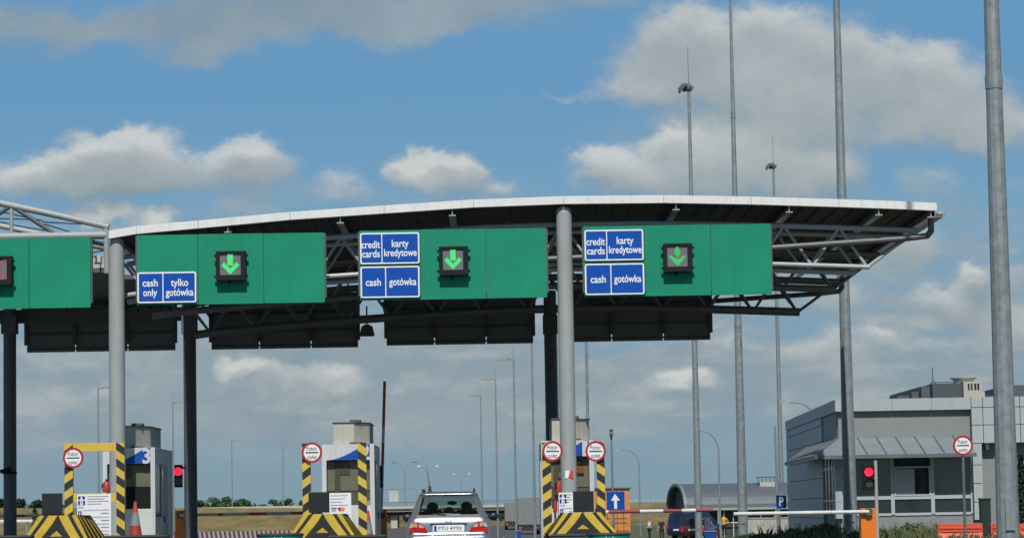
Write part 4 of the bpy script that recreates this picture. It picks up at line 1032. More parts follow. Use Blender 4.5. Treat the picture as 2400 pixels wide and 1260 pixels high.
# ------------------------------------------------------------------ people
def skinmesh(name, pts, edges, radii, mat, parent, T, root=0):
    me = bpy.data.meshes.new(name)
    me.from_pydata([tuple(T @ Vector(p)) for p in pts], edges, []); me.materials.append(mat)
    o = bpy.data.objects.new(name, me); COL.objects.link(o)
    o.modifiers.new('skin', 'SKIN')
    for i, r in enumerate(radii):
        d = me.skin_vertices[0].data[i]; d.radius = (r, r) if isinstance(r, float) else r; d.use_root = (i == root)
    s = o.modifiers.new('smooth', 'SUBSURF'); s.levels = 1; s.render_levels = 1
    if parent: o.parent = parent
    return o
def person(px, Y, heading, lab, shirt, trousers, hair, arms, z0=None):
    z0 = gz(Y) if z0 is None else z0; X = P(px, 1200, Y).x
    T = Matrix.Rotation(R(heading), 4, 'Z'); z0 -= .15
    pts = [(0,0,.96),(0,0,1.12),(0,0,1.30),(0,0,1.44),(0,.01,1.53),(0,.02,1.60),(0,.015,1.70),(0,.0,1.765)]
    ed = [(0,1),(1,2),(2,3),(3,4),(4,5),(5,6),(6,7)]; ra = [.13,.125,.145,.10,.052,.072,.088,.05]
    pts.append((0,.105,1.645)); ed.append((5,8)); ra.append(.018)
    for s_ in (-1, 1):
        a = arms[0 if s_ < 0 else 1]; n = len(pts)
        pts += [(s_*.18,0,1.42), (s_*.20+a[0]*s_,a[1],1.42+a[2]), (s_*.20+a[3]*s_,a[4],1.42+a[5])]; ra += [.055,.042,.030]; ed += [(3,n),(n,n+1),(n+1,n+2)]
        h = Vector(pts[-1]); d = (h - Vector(pts[-2])).normalized(); c = h + d*.09; pts.append(tuple(c)); ra.append(.030); ed.append((n+2, n+3))
        sd = d.cross(Vector((0,1,.2))).normalized()
        for k, (o_, l_) in enumerate(((-.03,.07),(-.01,.085),(.01,.08),(.03,.06))):
            i = len(pts); e = c + sd*o_ + d*l_*.6; g = c + sd*o_*1.1 + d*l_ + Vector((0,.015,0)); pts += [tuple(e), tuple(g)]; ra += [.010,.008]; ed += [(n+3,i),(i,i+1)]
        i = len(pts); pts += [tuple(h + sd*.035 + d*.05), tuple(h + sd*.055 + d*.085)]; ra += [.012,.009]; ed += [(n+2,i),(i,i+1)]
    legs = []
    for s_ in (-1, 1):
        n = len(pts); pts += [(s_*.095,0,.90),(s_*.105,.015,.50),(s_*.11,-.01,.09),(s_*.115,.13,.04)]; ra += [.09,.058,.042,.035]; ed += [(0,n),(n,n+1),(n+1,n+2),(n+2,n+3)]
    M0 = Matrix.Translation((0,0,0))
    o = skinmesh('person', pts, ed, ra, skin, None, T); o.location = (X, Y, z0); tag(o, lab, 'person', 'people by the shed')
    # clothing over the same pose
    sp_ = [(0,0,.90),(0,0,1.12),(0,0,1.30),(0,0,1.46)]; se = [(0,1),(1,2),(2,3)]; sr = [.165,.15,.165,.10]
    for s_ in (-1, 1):
        a = arms[0 if s_ < 0 else 1]; n = len(sp_)
        u_ = Vector((s_*.20+a[0]*s_,a[1],1.42+a[2])); v_ = Vector((s_*.18,0,1.425))
        sp_ += [tuple(v_), tuple(v_.lerp(u_, .85))]; sr += [.075,.06]; se += [(3,n),(n,n+1)]
    skinmesh('shirt', sp_, se, sr, shirt, o, T)
    tp = [(0,0,.95),(.10,0,.88),(.105,.015,.50),(.11,-.01,.10),(-.10,0,.88),(-.105,.015,.50),(-.11,-.01,.10)]
    skinmesh('trousers', tp, [(0,1),(1,2),(2,3),(0,4),(4,5),(5,6)], [.15,.105,.078,.065,.105,.078,.065], trousers, o, T)
    skinmesh('hair', [(0,-.03,1.66),(0,-.02,1.73),(0,.01,1.775)], [(0,1),(1,2)], [.085,.098,.075], hair, o, T)
    for s_ in (-1, 1):
        skinmesh('shoe', [(s_*.11,-.05,.045),(s_*.115,.06,.045),(s_*.12,.16,.035)], [(0,1),(1,2)], [.05,.048,.038], clothd, o, T)
dn = (.04, 0., -.30, .05, .05, -.56)
person(1521.5, 211, 100, 'person in a white shirt and dark trousers by the dry bank', shirtw, clothd, hairm, ((.02, .08, -.29, .0, .28, -.36), dn))
person(1550, 208, 170, 'person in black clothing standing left of the blue van', clothd, clothd, hairm, (dn, (.06, .02, -.29, .10, .12, -.52)))
person(1696, 188, -30, 'person in a yellow shirt walking right of the blue van', shirty, clothd, hairm, (dn, (.12, .12, -.24, .16, .34, -.30)), -.95)

# ------------------------------------------------------------------ tall masts and lamps
MG = 'tall galvanised floodlight masts'
mh = 28.0
def mast(px, Y, lab, head=True, h=mh, r0=.225, tp=.88):
    p = P(px, 1185, Y); z0 = gz(Y); t = thing('light_mast', lab, 'light mast', (p.x, Y, z0), MG)
    m = MB(); X = p.x; n = 9
    for i in range(n):
        a, b = i/n, (i+1)/n
        m.tube((X, Y, z0+h*a), (X, Y, z0+h*b), r0*(1-a*tp), r0*(1-b*tp), n=12, caps=False)
        if i in (3, 6): m.tube((X, Y, z0+h*a-.02), (X, Y, z0+h*a+.25), r0*(1-a*tp)+.012, n=12)
    m.box(X-.09, X+.09, Y-r0-.03, Y-r0+.05, z0+.7, z0+1.3); m.lathe((X, Y, z0), [(r0+.2,0),(r0+.2,.04),(r0+.02,.05)], 16)
    for f in m.f: pass
    m.sm = [False]*len(m.sm)
    m.build('pole', galv, t)
    zt = z0+h
    for (dx, dy, s_) in ((-.42, -.2, 1.1), (-.20, .25, .55), (.16, .1, .32)):
        f = MB(); c = Vector((X+dx, Y+dy, zt+.1)); w = .34*s_; tl = .45 if dx < 0 else -.45
        rot = Matrix.Translation(c) @ Matrix.Rotation(tl*-1.9 if dx < 0 else tl*-1.6, 4, 'Y')
        f.box(-w*.9, w*.9, -w, w, -.07, .07); f.box(-w*.6, w*.6, -w*.7, w*.7, .07, .2)
        xf(f, rot).build('floodlight', darksteel, t)
    f = MB(); f.tube((X-.4, Y-.1, zt), (X+.22, Y, zt+.05), .05, n=8); f.tube((X-.3, Y+.35, zt), (X, Y, zt), .05, n=8); f.lathe((X, Y, zt-.1), [(.09,0),(.16,.05),(.16,.4),(.05,.55)], 12)
    f.build('crosshead', darksteel, t)
    f = MB(); f.tube((X, Y, zt+.4), (X-.02, Y, zt+2.9), .02, .012, n=6); f.build('lightning_rod', darksteel, t)
mast(2361, 48, 'thick galvanised light mast nearest the right photo edge')
mast(1992.5, 78, 'galvanised light mast crossing the left corner of the office building')
mast(1740, 109, 'galvanised light mast between the round roofed shed and the orange cabinet barrier')
mast(1636.5, 158, 'light mast whose taller floodlight head shows above the canopy', h=28.9, r0=.24, tp=.60)
mast(1832.5, 214, 'light mast whose lower floodlight head shows above the canopy, right', h=31.9, r0=.24, tp=.60)

LGp = 'single arm street lamps along the motorway'
def lamp(px, ytop, Y, side, lab, r=.085, arm=1.0, fade=None):
    p = P(px, ytop, Y); z0 = gz(Y); t = thing('street_lamp', lab, 'street lamp', (p.x, Y, z0), LGp); X = p.x; zt = p.z
    m = MB(); m.tube((X, Y, z0), (X, Y, zt), r*1.15, r*.62, n=10); m.build('pole', galv, t)
    m = MB(); m.tube((X, Y, zt-.1), (X+side*arm*.5, Y, zt+.05), .04, n=6); m.tube((X, Y, zt), (X, Y, zt+.9), .015, n=5); m.build('arm', galv, t)
    m = MB(); xa, xb = sorted((X+side*arm*.4, X+side*arm*1.15)); m.hexa([(xa,Y-.15,zt-.08),(xb,Y-.15,zt-.08),(xb,Y+.15,zt-.08),(xa,Y+.15,zt-.08)],[(xa+.1,Y-.1,zt+.14),(xb-.1,Y-.1,zt+.14),(xb-.1,Y+.1,zt+.14),(xa+.1,Y+.1,zt+.14)]); m.build('luminaire', M('lamp_housing', (.20,.20,.17), .5), t)
for px, yt, Y, sd, lab in ((230,908,203,1,'street lamp seen left of the left pale column'), (405,941,232,1,'street lamp rising behind booth 3'), (543,1031,352,1,'street lamp right of the dark column by booth 3'), (663,1048,398,1,'street lamp behind the lowered boom, left of booth 2'),
                           (1126,926,231,-1,'street lamp standing behind the right edge of the silver minivan'), (1161,887,202,-1,'second street lamp right of the silver minivan'), (1203.5,840,175,-1,'street lamp in front of the two trucks'),
                           (1246,795,155,-1,'street lamp left of the dark column at booth 1'), (1303,727,134,-1,'street lamp between the dark column and the pale column'), (1371,655,115,-1,'street lamp rising right of the right pale column'),
                           (1207.5,1038,395,-1,'small far street lamp behind the lamp by the trucks'), (1277,1021,362,-1,'small far street lamp beside the booth 1 roof')):
    lamp(px, yt, Y, sd, lab)
TGp = 'far twin arm street lamps'
for px, yt, Y, aw, lit, lab in ((948, 1082, 537, 2.2, False, 'far twin arm lamp, the leftmost and largest of three'), (1003, 1092, 595, 2.0, True, 'far twin arm lamp above the minivan aerial, bright heads'), (1081, 1110, 730, 2.1, True, 'far twin arm lamp above the minivan roof, lowest of three')):
    p = P(px, yt, Y); X = p.x; zt = p.z; t = thing('twin_lamp', lab, 'street lamp', (X, Y, -1), TGp)
    m = MB(); m.tube((X, Y, -1), (X, Y, zt-2.2), .11, .08, n=8); m.build('pole', galv, t)
    for s_ in (-1, 1):
        m = MB(); m.path([(X, Y, zt-2.2), (X+s_*.5, Y, zt-1.1), (X+s_*1.1, Y, zt-.35), (X+s_*aw*.8, Y, zt)], .05, 6); m.build('arm', galv, t)
        m = MB(); m.ball((X+s_*(aw+.1), Y, zt), .5, 10, 0, 1.1, .4, .3); m.build('luminaire', white if lit else M('lamp_housing', (.2,.2,.17), .5), t)
CGp = 'curved arm lamps by the shed and office'
for px, yt, Y, xh, lab in ((1497, 1053, 229, 1452, 'curved arm lamp right of the orange container'), (1683, 1008, 175, 1625, 'curved arm lamp in front of the round roofed shed'), (1912, 941, 130, 1845, 'curved arm lamp whose head shows over the office roof edge')):
    p = P(px, yt, Y); X = p.x; zt = p.z; z0 = gz(Y); dx = (px - xh)/K(Y); t = thing('curved_lamp', lab, 'street lamp', (X, Y, z0), CGp)
    m = MB(); m.tube((X, Y, z0), (X, Y, zt-dx*.8), .09, .06, n=10); m.build('pole', galv, t)
    m = MB(); m.path([(X-dx*.75*(1-math.cos(R(a))), Y, zt-dx*.8+dx*.8*math.sin(R(a))) for a in range(0, 91, 10)] + [(X-dx, Y, zt+.02)], .045, 8); m.build('arm', galv, t)
    m = MB(); m.hexa([(X-dx-.45,Y-.12,zt-.08),(X-dx+.1,Y-.12,zt-.06),(X-dx+.1,Y+.12,zt-.06),(X-dx-.45,Y+.12,zt-.08)],[(X-dx-.38,Y-.08,zt+.08),(X-dx+.1,Y-.08,zt+.06),(X-dx+.1,Y+.08,zt+.06),(X-dx-.38,Y+.08,zt+.08)]); m.build('luminaire', M('lamp_housing', (.2,.2,.17), .5), t)
# camera mast and one-way sign
p = P(1432.5, 1010, 90); t = thing('camera_mast', 'slim dark camera mast behind the blue arrow sign', 'mast', (p.x, 90, 0))
m = MB(); m.tube((p.x+.02, 90, 0), (p.x, 90, p.z-.3), .045, .032, n=10); m.build('pole', M('blue_grey_pole', (.17,.20,.23), .5), t)
m = MB(); m.lathe((p.x, 90, p.z-.3), [(.04,0),(.04,.12),(.07,.14),(.07,.22),(.045,.24),(.035,.30),(.07,.32),(.05,.38)], 14); m.build('camera_dome', darksteel, t)
X0, X1, Z0, Z1 = RB(1422, 1151, 1464, 1197, 83); xc, zc, h = (X0+X1)/2, (Z0+Z1)/2, (X1-X0)/2
t = thing('one_way_sign', 'square blue sign with a white up arrow before the orange container', 'road sign', (xc, 83, 0))
m = MB(); m.rrect(X0, X1, Z0, Z1, .03, 83, .02, 0); y = 82.995
m.flat([(xc-h*.18, zc-h*.82), (xc+h*.14, zc-h*.82), (xc+h*.14, zc+h*.1), (xc+h*.48, zc+h*.1), (xc-.02, zc+h*.86), (xc-h*.52, zc+h*.1), (xc-h*.18, zc+h*.1)], y, .004, 1); m.build('sign_face', [blue, lettw], t)
m = MB(); m.tube((xc-.1, 83.05, 0), (xc-.1, 83.05, Z1-.05), .035, n=10); m.build('pole', galv, t)
X0, X1, Z0, Z1 = RB(1820, 1160, 1836, 1190, 100); t = thing('parking_sign', 'blue parking sign with a white P beside the office wall', 'road sign', ((X0+X1)/2, 100, 0))
m = MB(); m.rrect(X0, X1+.12, Z0, Z1, .03, 100, .02, 0); m.text('P', (X0+X1)/2+.06, (Z0+Z1)/2, .20, .34, 99.99, 1, .02); m.build('sign_face', [blue, lettw], t)
m = MB(); m.tube(((X0+X1)/2, 100.05, -.2), ((X0+X1)/2, 100.05, Z0+.1), .03, n=8); m.build('pole', galv, t)
p = P(1816, 997, 112); m = MB(); m.tube((p.x+.05, 112, -.3), (p.x, 112, p.z), .07, .04, n=10); tag(m.build('slim_pole', galv), 'slim grey pole with a bare top beside the office wall', 'pole')

# ------------------------------------------------------------------ orange container
X0, X1, Z0, Z1 = RB(1393, 1145, 1476, 1246, 168); t = thing('shipping_container', 'orange steel container end behind the blue arrow sign', 'container', ((X0+X1)/2, 168, Z0))
m = MB(); m.box(X0, X1, 168, 174, Z0, Z1)
for x in (X0-.02, X1-.08): m.box(x, x+.1, 167.96, 168.04, Z0, Z1)
for k in range(18): m.box(X0-.03, X0-.002, 168.3+.32*k, 168.46+.32*k, Z0+.1, Z1-.1); m.box(X1+.002, X1+.03, 168.3+.32*k, 168.46+.32*k, Z0+.1, Z1-.1)
m.build('body', orangec, t); xm = (X0+X1)/2
for a, b in ((X0+.1, xm-.01), (xm+.01, X1-.1)):
    m = MB(); m.box(a, b, 167.95, 167.995, Z0+.1, Z1-.12)
    d = m.build('door', orangec, t)
    q = MB()
    for x in (a+(b-a)*.3, a+(b-a)*.7): q.tube((x, 167.9, Z0+.1), (x, 167.9, Z1-.12), .025, n=6)
    for z in (Z0+.9, Z0+.6): q.box(a+.1, b-.1, 167.93, 167.948, z, z+.05)
    q.build('lock_rod', darksteel, d)
m = MB(); m.box(X0-.1, X1+.12, 167.85, 174.2, Z1, Z1+.09); m.build('roof_edge', darksteel, t)

# ------------------------------------------------------------------ round roofed shed
A = R(6.4); c0 = P(1605, 1191, 200); ud = Vector((math.cos(A), math.sin(A), 0)); vd = Vector((-math.sin(A), math.cos(A), 0)); ze = c0.z
t = thing('arched_shed', 'long shed with a grey corrugated barrel roof behind the blue van', 'shed', (c0.x, 200, gz(200)))
base = Vector((c0.x, 200, 0)); sp_w, rise, LN = 8.0, 2.0, 15.0
def arc(v, off=0):   # elliptic roof line
    x = (v/sp_w)*2 - 1; return ze + (rise+off)*math.sqrt(max(0, 1-abs(x)**2.3))
m = MB(); nu, nv = 170, 22
vs = []; vss = [sp_w/2*(1-math.cos(math.pi*j/nv)) for j in range(nv+1)]
for i in range(nu+1):
    off = .018*(1 if (i//1) % 2 else -1)
    for v in vss:
        p = base + ud*(LN*i/nu) + vd*v; vs.append((p.x, p.y, arc(v, off)))
m.add(vs, [(i*(nv+1)+j, (i+1)*(nv+1)+j, (i+1)*(nv+1)+j+1, i*(nv+1)+j+1) for i in range(nu) for j in range(nv)])
m.build('roof', M('grey_corrugated_sheet', (.105,.125,.145), .5, .1, .06), t)
m = MB()
for a, b in zip(vss, vss[1:]):
    P0 = base + vd*a - ud*.05; P1 = base + vd*b - ud*.05; q = ud*.25
    m.hexa([(*(P0)[:2], arc(a)-.16), (*(P0+q)[:2], arc(a)-.16), (*(P1+q)[:2], arc(b)-.16), (*(P1)[:2], arc(b)-.16)], [(*(P0)[:2], arc(a)+.06), (*(P0+q)[:2], arc(a)+.06), (*(P1+q)[:2], arc(b)+.06), (*(P1)[:2], arc(b)+.06)])
m.build('roof_edge', M('pale_roof_trim', (.17,.20,.22), .45), t)
g_ = gz(200)
def wq(u0, u1, v0, v1, z0, z1, mb):
    f = lambda u, v, z: (*(base+ud*u+vd*v)[:2], z)
    mb.hexa([f(u0,v0,z0), f(u1,v0,z0), f(u1,v1,z0), f(u0,v1,z0)], [f(u0,v0,z1), f(u1,v0,z1), f(u1,v1,z1), f(u0,v1,z1)])
m = MB(); vv = [.15 + (sp_w-.3)*i/16 for i in range(17)]
for a, b in zip(vv, vv[1:]):
    f = lambda u, v, z: (*(base+ud*u+vd*v)[:2], z)
    m.hexa([f(.5,a,ze-.1), f(.55,a,ze-.1), f(.55,b,ze-.1), f(.5,b,ze-.1)], [f(.5,a,arc(a)-.05), f(.55,a,arc(a)-.05), f(.55,b,arc(b)-.05), f(.5,b,arc(b)-.05)])
m.build('gable', M('dark_gable_sheet', (.02,.025,.028), .6), t)
m = MB(); wq(.6, LN, .9, 1.0, g_, ze-.05, m); wq(.55, LN-.1, 7.7, 7.9, g_, ze, m); wq(.5, .6, .9, 7.7, g_, ze-.1, m); m.build('wall', M('dark_shed_wall', (.05,.055,.055), .7), t)
m = MB(); wq(-.05, LN, -.05, .08, ze-.16, ze+.02, m); m.build('eave_beam', greysteel, t)
for u in (.4, 2.75, 5.1, 7.5, 9.9):
    m = MB(); wq(u-.06, u+.06, .0, .12, g_, ze-.16, m); m.build('post', greysteel, t)
m = MB()
for (u0, u1, z0_, z1_) in ((3.3, 4.9, .93, 1.0), (3.3, 3.38, g_, 1.0), (4.82, 4.9, g_, 1.0), (4.05, 4.1, g_, 1.0), (3.3, 4.9, -.1, -.03)): wq(u0, u1, .5, .58, z0_, z1_, m)
m.build('door_frame', white, t)
m = MB(); wq(1.0, 3.2, .7, .8, g_, .1, m); m.build('counter', beige, t)
p = P(1780, 1131, 202); q = P(1818, 1131, 202); t2 = thing('roof_fan', 'small roof fan frame on the barrel roof', 'roof fan', ((p.x+q.x)/2, 202, p.z-.1))
m = MB(); m.box(p.x+.1, q.x, 202.5, 204, p.z-.35, p.z+.08); m.build('base', beige, t2)
m = MB()
for k in range(5): x = p.x + (q.x-p.x)*k/4; m.tube((x, 203, p.z+.08), (x, 203, p.z+.5), .03, n=6)
m.box(p.x-.15, q.x+.05, 202.6, 203.4, p.z+.46, p.z+.52); m.build('frame', darksteel, t2)

# ------------------------------------------------------------------ office building
YO = 87.0; sh = .039
ob = thing('office_building', 'low office building clad in pale grey panels with an awning', 'building', (P(2000, 1100, YO).x, YO, 0))
pz = lambda y, x=2115, Y=YO: P(x, y, Y).z
pxx = lambda x, y=1100, Y=YO: P(x, y, Y).x
X0 = P(1957, 945, YO).x; XR_ = 27.0; ztop = pz(933); zfb = pz(961); XW = pxx(2277, 1000)
def side(s, off=0.0): return (X0 + sh*s + off, YO + s)
def wall_hex(mb, s0, s1, o0, o1, z0, z1, mi=0):
    a, b, c, d = side(s0, o0), side(s0, o1), side(s1, o1), side(s1, o0)
    mb.hexa([(*a, z0), (*b, z0), (*c, z0), (*d, z0)], [(*a, z1), (*b, z1), (*c, z1), (*d, z1)], mi)
m = MB(); wall_hex(m, .45, 22, .14, 14.9, 0, zfb, 0); wall_hex(m, .3, 22, .06, 14.9, zfb, ztop-.06, 0); m.build('wall', stucco, ob)
m = MB(); cuts = [X0, pxx(2090, 945), pxx(2183, 945), XW]
for a, b in zip(cuts, cuts[1:]): m.box(a+.008, b-.008, YO, YO+.06, zfb, ztop)
m.box(X0+.02, XW, YO+.06, YO+.30, zfb+.02, ztop-.02)
m.build('fascia', clad, ob)
m = MB(); n = 9
for k in range(n): wall_hex(m, .02+22*k/n, 22*(k+1)/n, 0, .055, zfb, ztop)
m.build('side_fascia', cladside, ob)
m = MB(); zs = [0, .75, 1.5, 2.25, 2.95, 3.6, 4.2, zfb-.02]
for k in range(7):
    for i in range(8):
        s0 = 5.5 + 2.06*i; wall_hex(m, s0+.01, s0+2.04, .02, .12, zs[k]+.012, zs[k+1]-.012)
m.build('side_cladding', cladside, ob)
m = MB(); wall_hex(m, .5, 5.5, .09, .135, 2.95, zfb-.01); m.build('side_wall', M('grey_side_stucco', (.30,.31,.31), .85), ob)
for s0, s1 in ((.9, 2.0), (2.0, 3.1), (3.1, 4.3), (4.3, 5.4)):
    m = MB()
    for a, b, z0_, z1_ in ((s0, s1, .9, 1.0), (s0, s1, 2.5, 2.6), (s0, s0+.07, 1.0, 2.95), (s1-.07, s1, 1.0, 2.95), (s0, s1, 1.35, 1.42)): wall_hex(m, a, b, .04, .1, z0_, z1_)
    w = m.build('window', frame, ob); m = MB(); wall_hex(m, s0+.07, s1-.07, .075, .085, 1.0, 2.95); m.build('pane', glassdark, w)
# front recess wall, pilaster, windows
m = MB(); zw1, zw0, ztr0, ztr1 = pz(1068), pz(1205), pz(1169), pz(1161)
m.box(X0+.12, XW, YO+.20, YO+.44, zw1-.02, zfb); m.box(X0+.12, XW, YO+.16, YO+.44, -.1, zw0-.04); m.build('front_wall', stucco, ob)
m = MB(); zs = [.75, 1.33, 1.95, 2.55, 2.95]
for a, b in zip(zs, zs[1:]): m.box(pxx(1957), pxx(1973), YO+.02, YO+.44, a+.006, b-.006)
m.build('pilaster', clad, ob)
wx = [pxx(1973), pxx(2092), pxx(2186), pxx(2279)]
m = MB(); m.box(wx[0], wx[3], YO+1.7, YO+1.75, 0, zw1); m.box(wx[0], wx[3], YO+.46, YO+1.7, .02, .06); m.build('interior', M('office_interior', (.16,.17,.16), .8), ob)
og = GLASS('office_glass', (.62, .66, .65), .22, .04)
for i, (a, b) in enumerate(zip(wx, wx[1:])):
    m = MB()
    for (x0, x1, z0_, z1_) in ((a, a+.065, zw0, zw1), (b-.065, b, zw0, zw1), (a+.065, b-.065, zw0-.03, zw0+.06), (a+.065, b-.065, ztr0, ztr1), (a+.065, b-.065, zw1-.06, zw1)): m.box(x0+.002, x1-.002, YO+.12, YO+.24, z0_, z1_)
    if i == 1:
        for (x0, x1, z0_, z1_) in ((a+.067, a+.12, ztr1, zw1-.36), (b-.12, b-.067, ztr1, zw1-.36), (a+.12, b-.12, ztr1, ztr1+.05), (a+.12, b-.12, zw1-.42, zw1-.36)): m.box(x0, x1, YO+.10, YO+.22, z0_, z1_)
    w = m.build('window', frame, ob)
    m = MB(); m.box(a+.065, b-.065, YO+.17, YO+.178, zw0+.06, ztr0); m.build('lower_pane', M('dark_green_glass', (.022,.035,.032), .1, 0, .3, .9, spec=.7), w)
    m = MB(); m.box(a+.065, b-.065, YO+.17, YO+.178, ztr1, zw1-.06); m.build('pane', og if i == 1 else M('grey_green_glass', (.085,.105,.10), .10, 0, .35, .9, spec=.8), w)
    if i == 1:
        m = MB(); bx0, bx1 = pxx(2098), pxx(2145); m.box(bx0, bx1, YO+.160, YO+.168, pz(1158), pz(1098)); m.build('roller_blind', blindm, w)
        m = MB(); c0_ = [(2148,1098),(2160,1095),(2176,1112),(2170,1125),(2178,1133),(2166,1150),(2172,1158),(2150,1158),(2156,1135)]
        m.flat([(pxx(x), pz(y)) for x, y in c0_][::-1], YO+.163, .004); m.build('dark_coat', M('dark_coat_cloth', (.03,.033,.045), .8), w)
m = MB(); m.box(wx[3], XW+.06, YO+.1, YO+.3, 0, zfb); m.build('reveal', joint, ob)
# awning with standing seams
m = MB(); za, zo = pz(1024), pz(1064, 2115, 86.1); xl_o, xr_o = X0-.87, pxx(2289, 1066, 86.1); YA, YW = 86.1, YO+.19
xr_i = pxx(2268, 1022)
def slab(a, b, c, d, t_=.04, mi=0): # a,b lower outer edge; c,d upper inner edge
    q = [Vector(v) for v in (a, b, c, d)]; dn_ = Vector((0, 0, -t_)); m.hexa([v+dn_ for v in q], q, mi)
slab((xl_o, YA, zo), (xr_o, YA, zo), (xr_i, YW, za), (X0+.1, YW, za))
e0, e1 = side(12, -.87), side(12, .05)
slab((*e0, zo), (xl_o, YA, zo+.001), (X0+.1, YW, za+.001), (*e1, za))
slab((xr_o, YA, zo), (xr_o, YW, zo), (xr_i+.01, YW, za), (xr_i, YW-.01, za))
m.box(xl_o, xr_o, YA-.02, YA, zo-.12, zo+.01, 1); m.hexa([(*e0, zo-.12), (*side(12,-.85), zo-.12), (xl_o+.02, YA, zo-.12), (xl_o, YA, zo-.12)][::-1], [(*e0, zo+.01), (*side(12,-.85), zo+.01), (xl_o+.02, YA, zo+.01), (xl_o, YA, zo+.01)][::-1], 1)
for k in range(9):
    xt = X0+.1+.675*k; xb = xt + .10*(k-0)*0 + (.18 if k else -.95)
    if xt < xr_i: m.hexa([(xb-.012, YA, zo), (xb+.012, YA, zo), (xt+.012, YW, za), (xt-.012, YW, za)], [(xb-.012, YA-.01, zo+.05), (xb+.012, YA-.01, zo+.05), (xt+.012, YW, za+.055), (xt-.012, YW, za+.055)], 1)
for k in range(15):
    s_ = .5+.75*k; o = side(s_, -.87); i_ = side(s_+.1, .06); m.hexa([(o[0], o[1]-.012, zo), (o[0], o[1]+.012, zo), (i_[0], i_[1]+.012, za), (i_[0], i_[1]-.012, za)][::-1], [(o[0], o[1]-.012, zo+.05), (o[0], o[1]+.012, zo+.05), (i_[0], i_[1]+.012, za+.05), (i_[0], i_[1]-.012, za+.05)][::-1], 1)
m.build('awning', [seam, M('dark_seam_metal', (.15,.175,.19), .45, .3)], ob)
# right hand block of square panels over a porch
m = MB(); zz = [pz(1041), pz(998), pz(957), ztop]; xx = [XW, pxx(2305, 990)] ; d_ = xx[1]-xx[0]
xx = [XW+.0, pxx(2304, 990), pxx(2333, 990), pxx(2362, 990), pxx(2391, 990), pxx(2450, 990), pxx(2510, 990), pxx(2570, 990), pxx(2630, 990), 26.9]
for j in range(3):
    for a, b in zip(xx, xx[1:]): m.box(a+.012, b-.012, YO-.02, YO+.04, zz[j]+.012, zz[j+1]-(.012 if j < 2 else 0))
zc_ = [.62, 1.25, 1.9, 2.55, zz[0]]; 
for a, b in zip(zc_, zc_[1:]): m.box(XW+.012, pxx(2303, 1100)-.012, YO-.02, YO+.04, a+.012, b-.012)
m.build('panel_cladding', clad, ob)
m = MB(); m.box(XW+.03, 26.9, YO+.04, YO+.35, zz[0]+.03, ztop-.02); m.box(XW+.03, pxx(2301, 1100), YO+.04, YO+.6, 0, zz[0]+.03); m.build('panel_backing', joint, ob)
m = MB(); m.box(XW+.1, 26.9, YO+2.2, YO+2.4, 0, zz[0]+.3); m.build('porch_wall', stucco, ob)
m = MB(); m.box(XW+.2, 26.9, YO+.35, YO+2.2, zz[0]+.05, zz[0]+.1); m.build('porch_ceiling', joint, ob)
m = MB(); x0, x1, z0_, z1_ = RB(2308, 1040, 2318, 1053, YO+.3); m.hexa([(x0+.05,YO+.3,z0_),(x1,YO+.3,z0_),(x1,YO+.6,z0_),(x0+.05,YO+.6,z0_)],[(x0,YO+.3,z1_+.05),(x1,YO+.3,z1_+.05),(x1,YO+.6,z1_+.05),(x0,YO+.6,z1_+.05)]); m.build('porch_lamp', white, ob)
m = MB(); wall_hex(m, .1, 21.9, .06, 14.5, ztop-.06, ztop-.03); m.build('roof', joint, ob)

# taller block behind
YT = 150; tb = thing('stepped_tower_block', 'dark stepped roof block with a pale turret rising behind the office roof', 'building', (P(2200, 920, YT).x, YT, gz(YT)))
tz = lambda y, x=2220: P(x, y, YT).z; txx = lambda x: P(x, 910, YT).x; g_ = gz(YT)
dkw = M('dark_block_cladding', (.085,.10,.115), .6, 0, .08)
m = MB()
for (a, b, y, dy) in ((2122, 2152, 920, 3), (2150, 2168, 913, 2), (2166, 2190, 902, 1), (2186, 2254, 897.5, 0)): m.box(txx(a), txx(b), YT+dy, YT+12+dy, g_, tz(y))
m.box(txx(2308), txx(2460), YT+4, YT+14, g_, tz(921)); m.box(txx(2379), txx(2440), YT+2, YT+12, g_, tz(898, 2390))
for k in range(8): m.box(txx(2186)+.01, txx(2254)-.01, YT-.02, YT-.005, tz(931)+.13*k, tz(931)+.13*k+.05)
m.build('wall', dkw, tb)
m = MB(); m.box(txx(2254), txx(2297), YT-.6, YT+6, g_, tz(895)); m.lathe((txx(2267), YT+1.2, 0), [(.62,tz(896)),(.62,tz(888)),(.80,tz(885)),(.80,tz(883))], 24); m.box(txx(2297), txx(2308), YT, YT+5, g_, tz(918)); m.build('turret', beige, tb)
for a, b in ((2264, 2268), (2271, 2275), (2279, 2284), (2286, 2291)):
    m = MB(); m.box(txx(a), txx(b), YT-.62, YT-.601, tz(915), tz(900)); m.build('window', glassdark, tb)
m = MB(); m.tube((txx(2194), YT+1, tz(898)), (txx(2193.5), YT+1, tz(858)), .03, n=6); m.lathe((txx(2194), YT+1, tz(898)), [(.25,0),(.08,.2),(.06,.3)], 10); m.build('aerial', darksteel, tb)

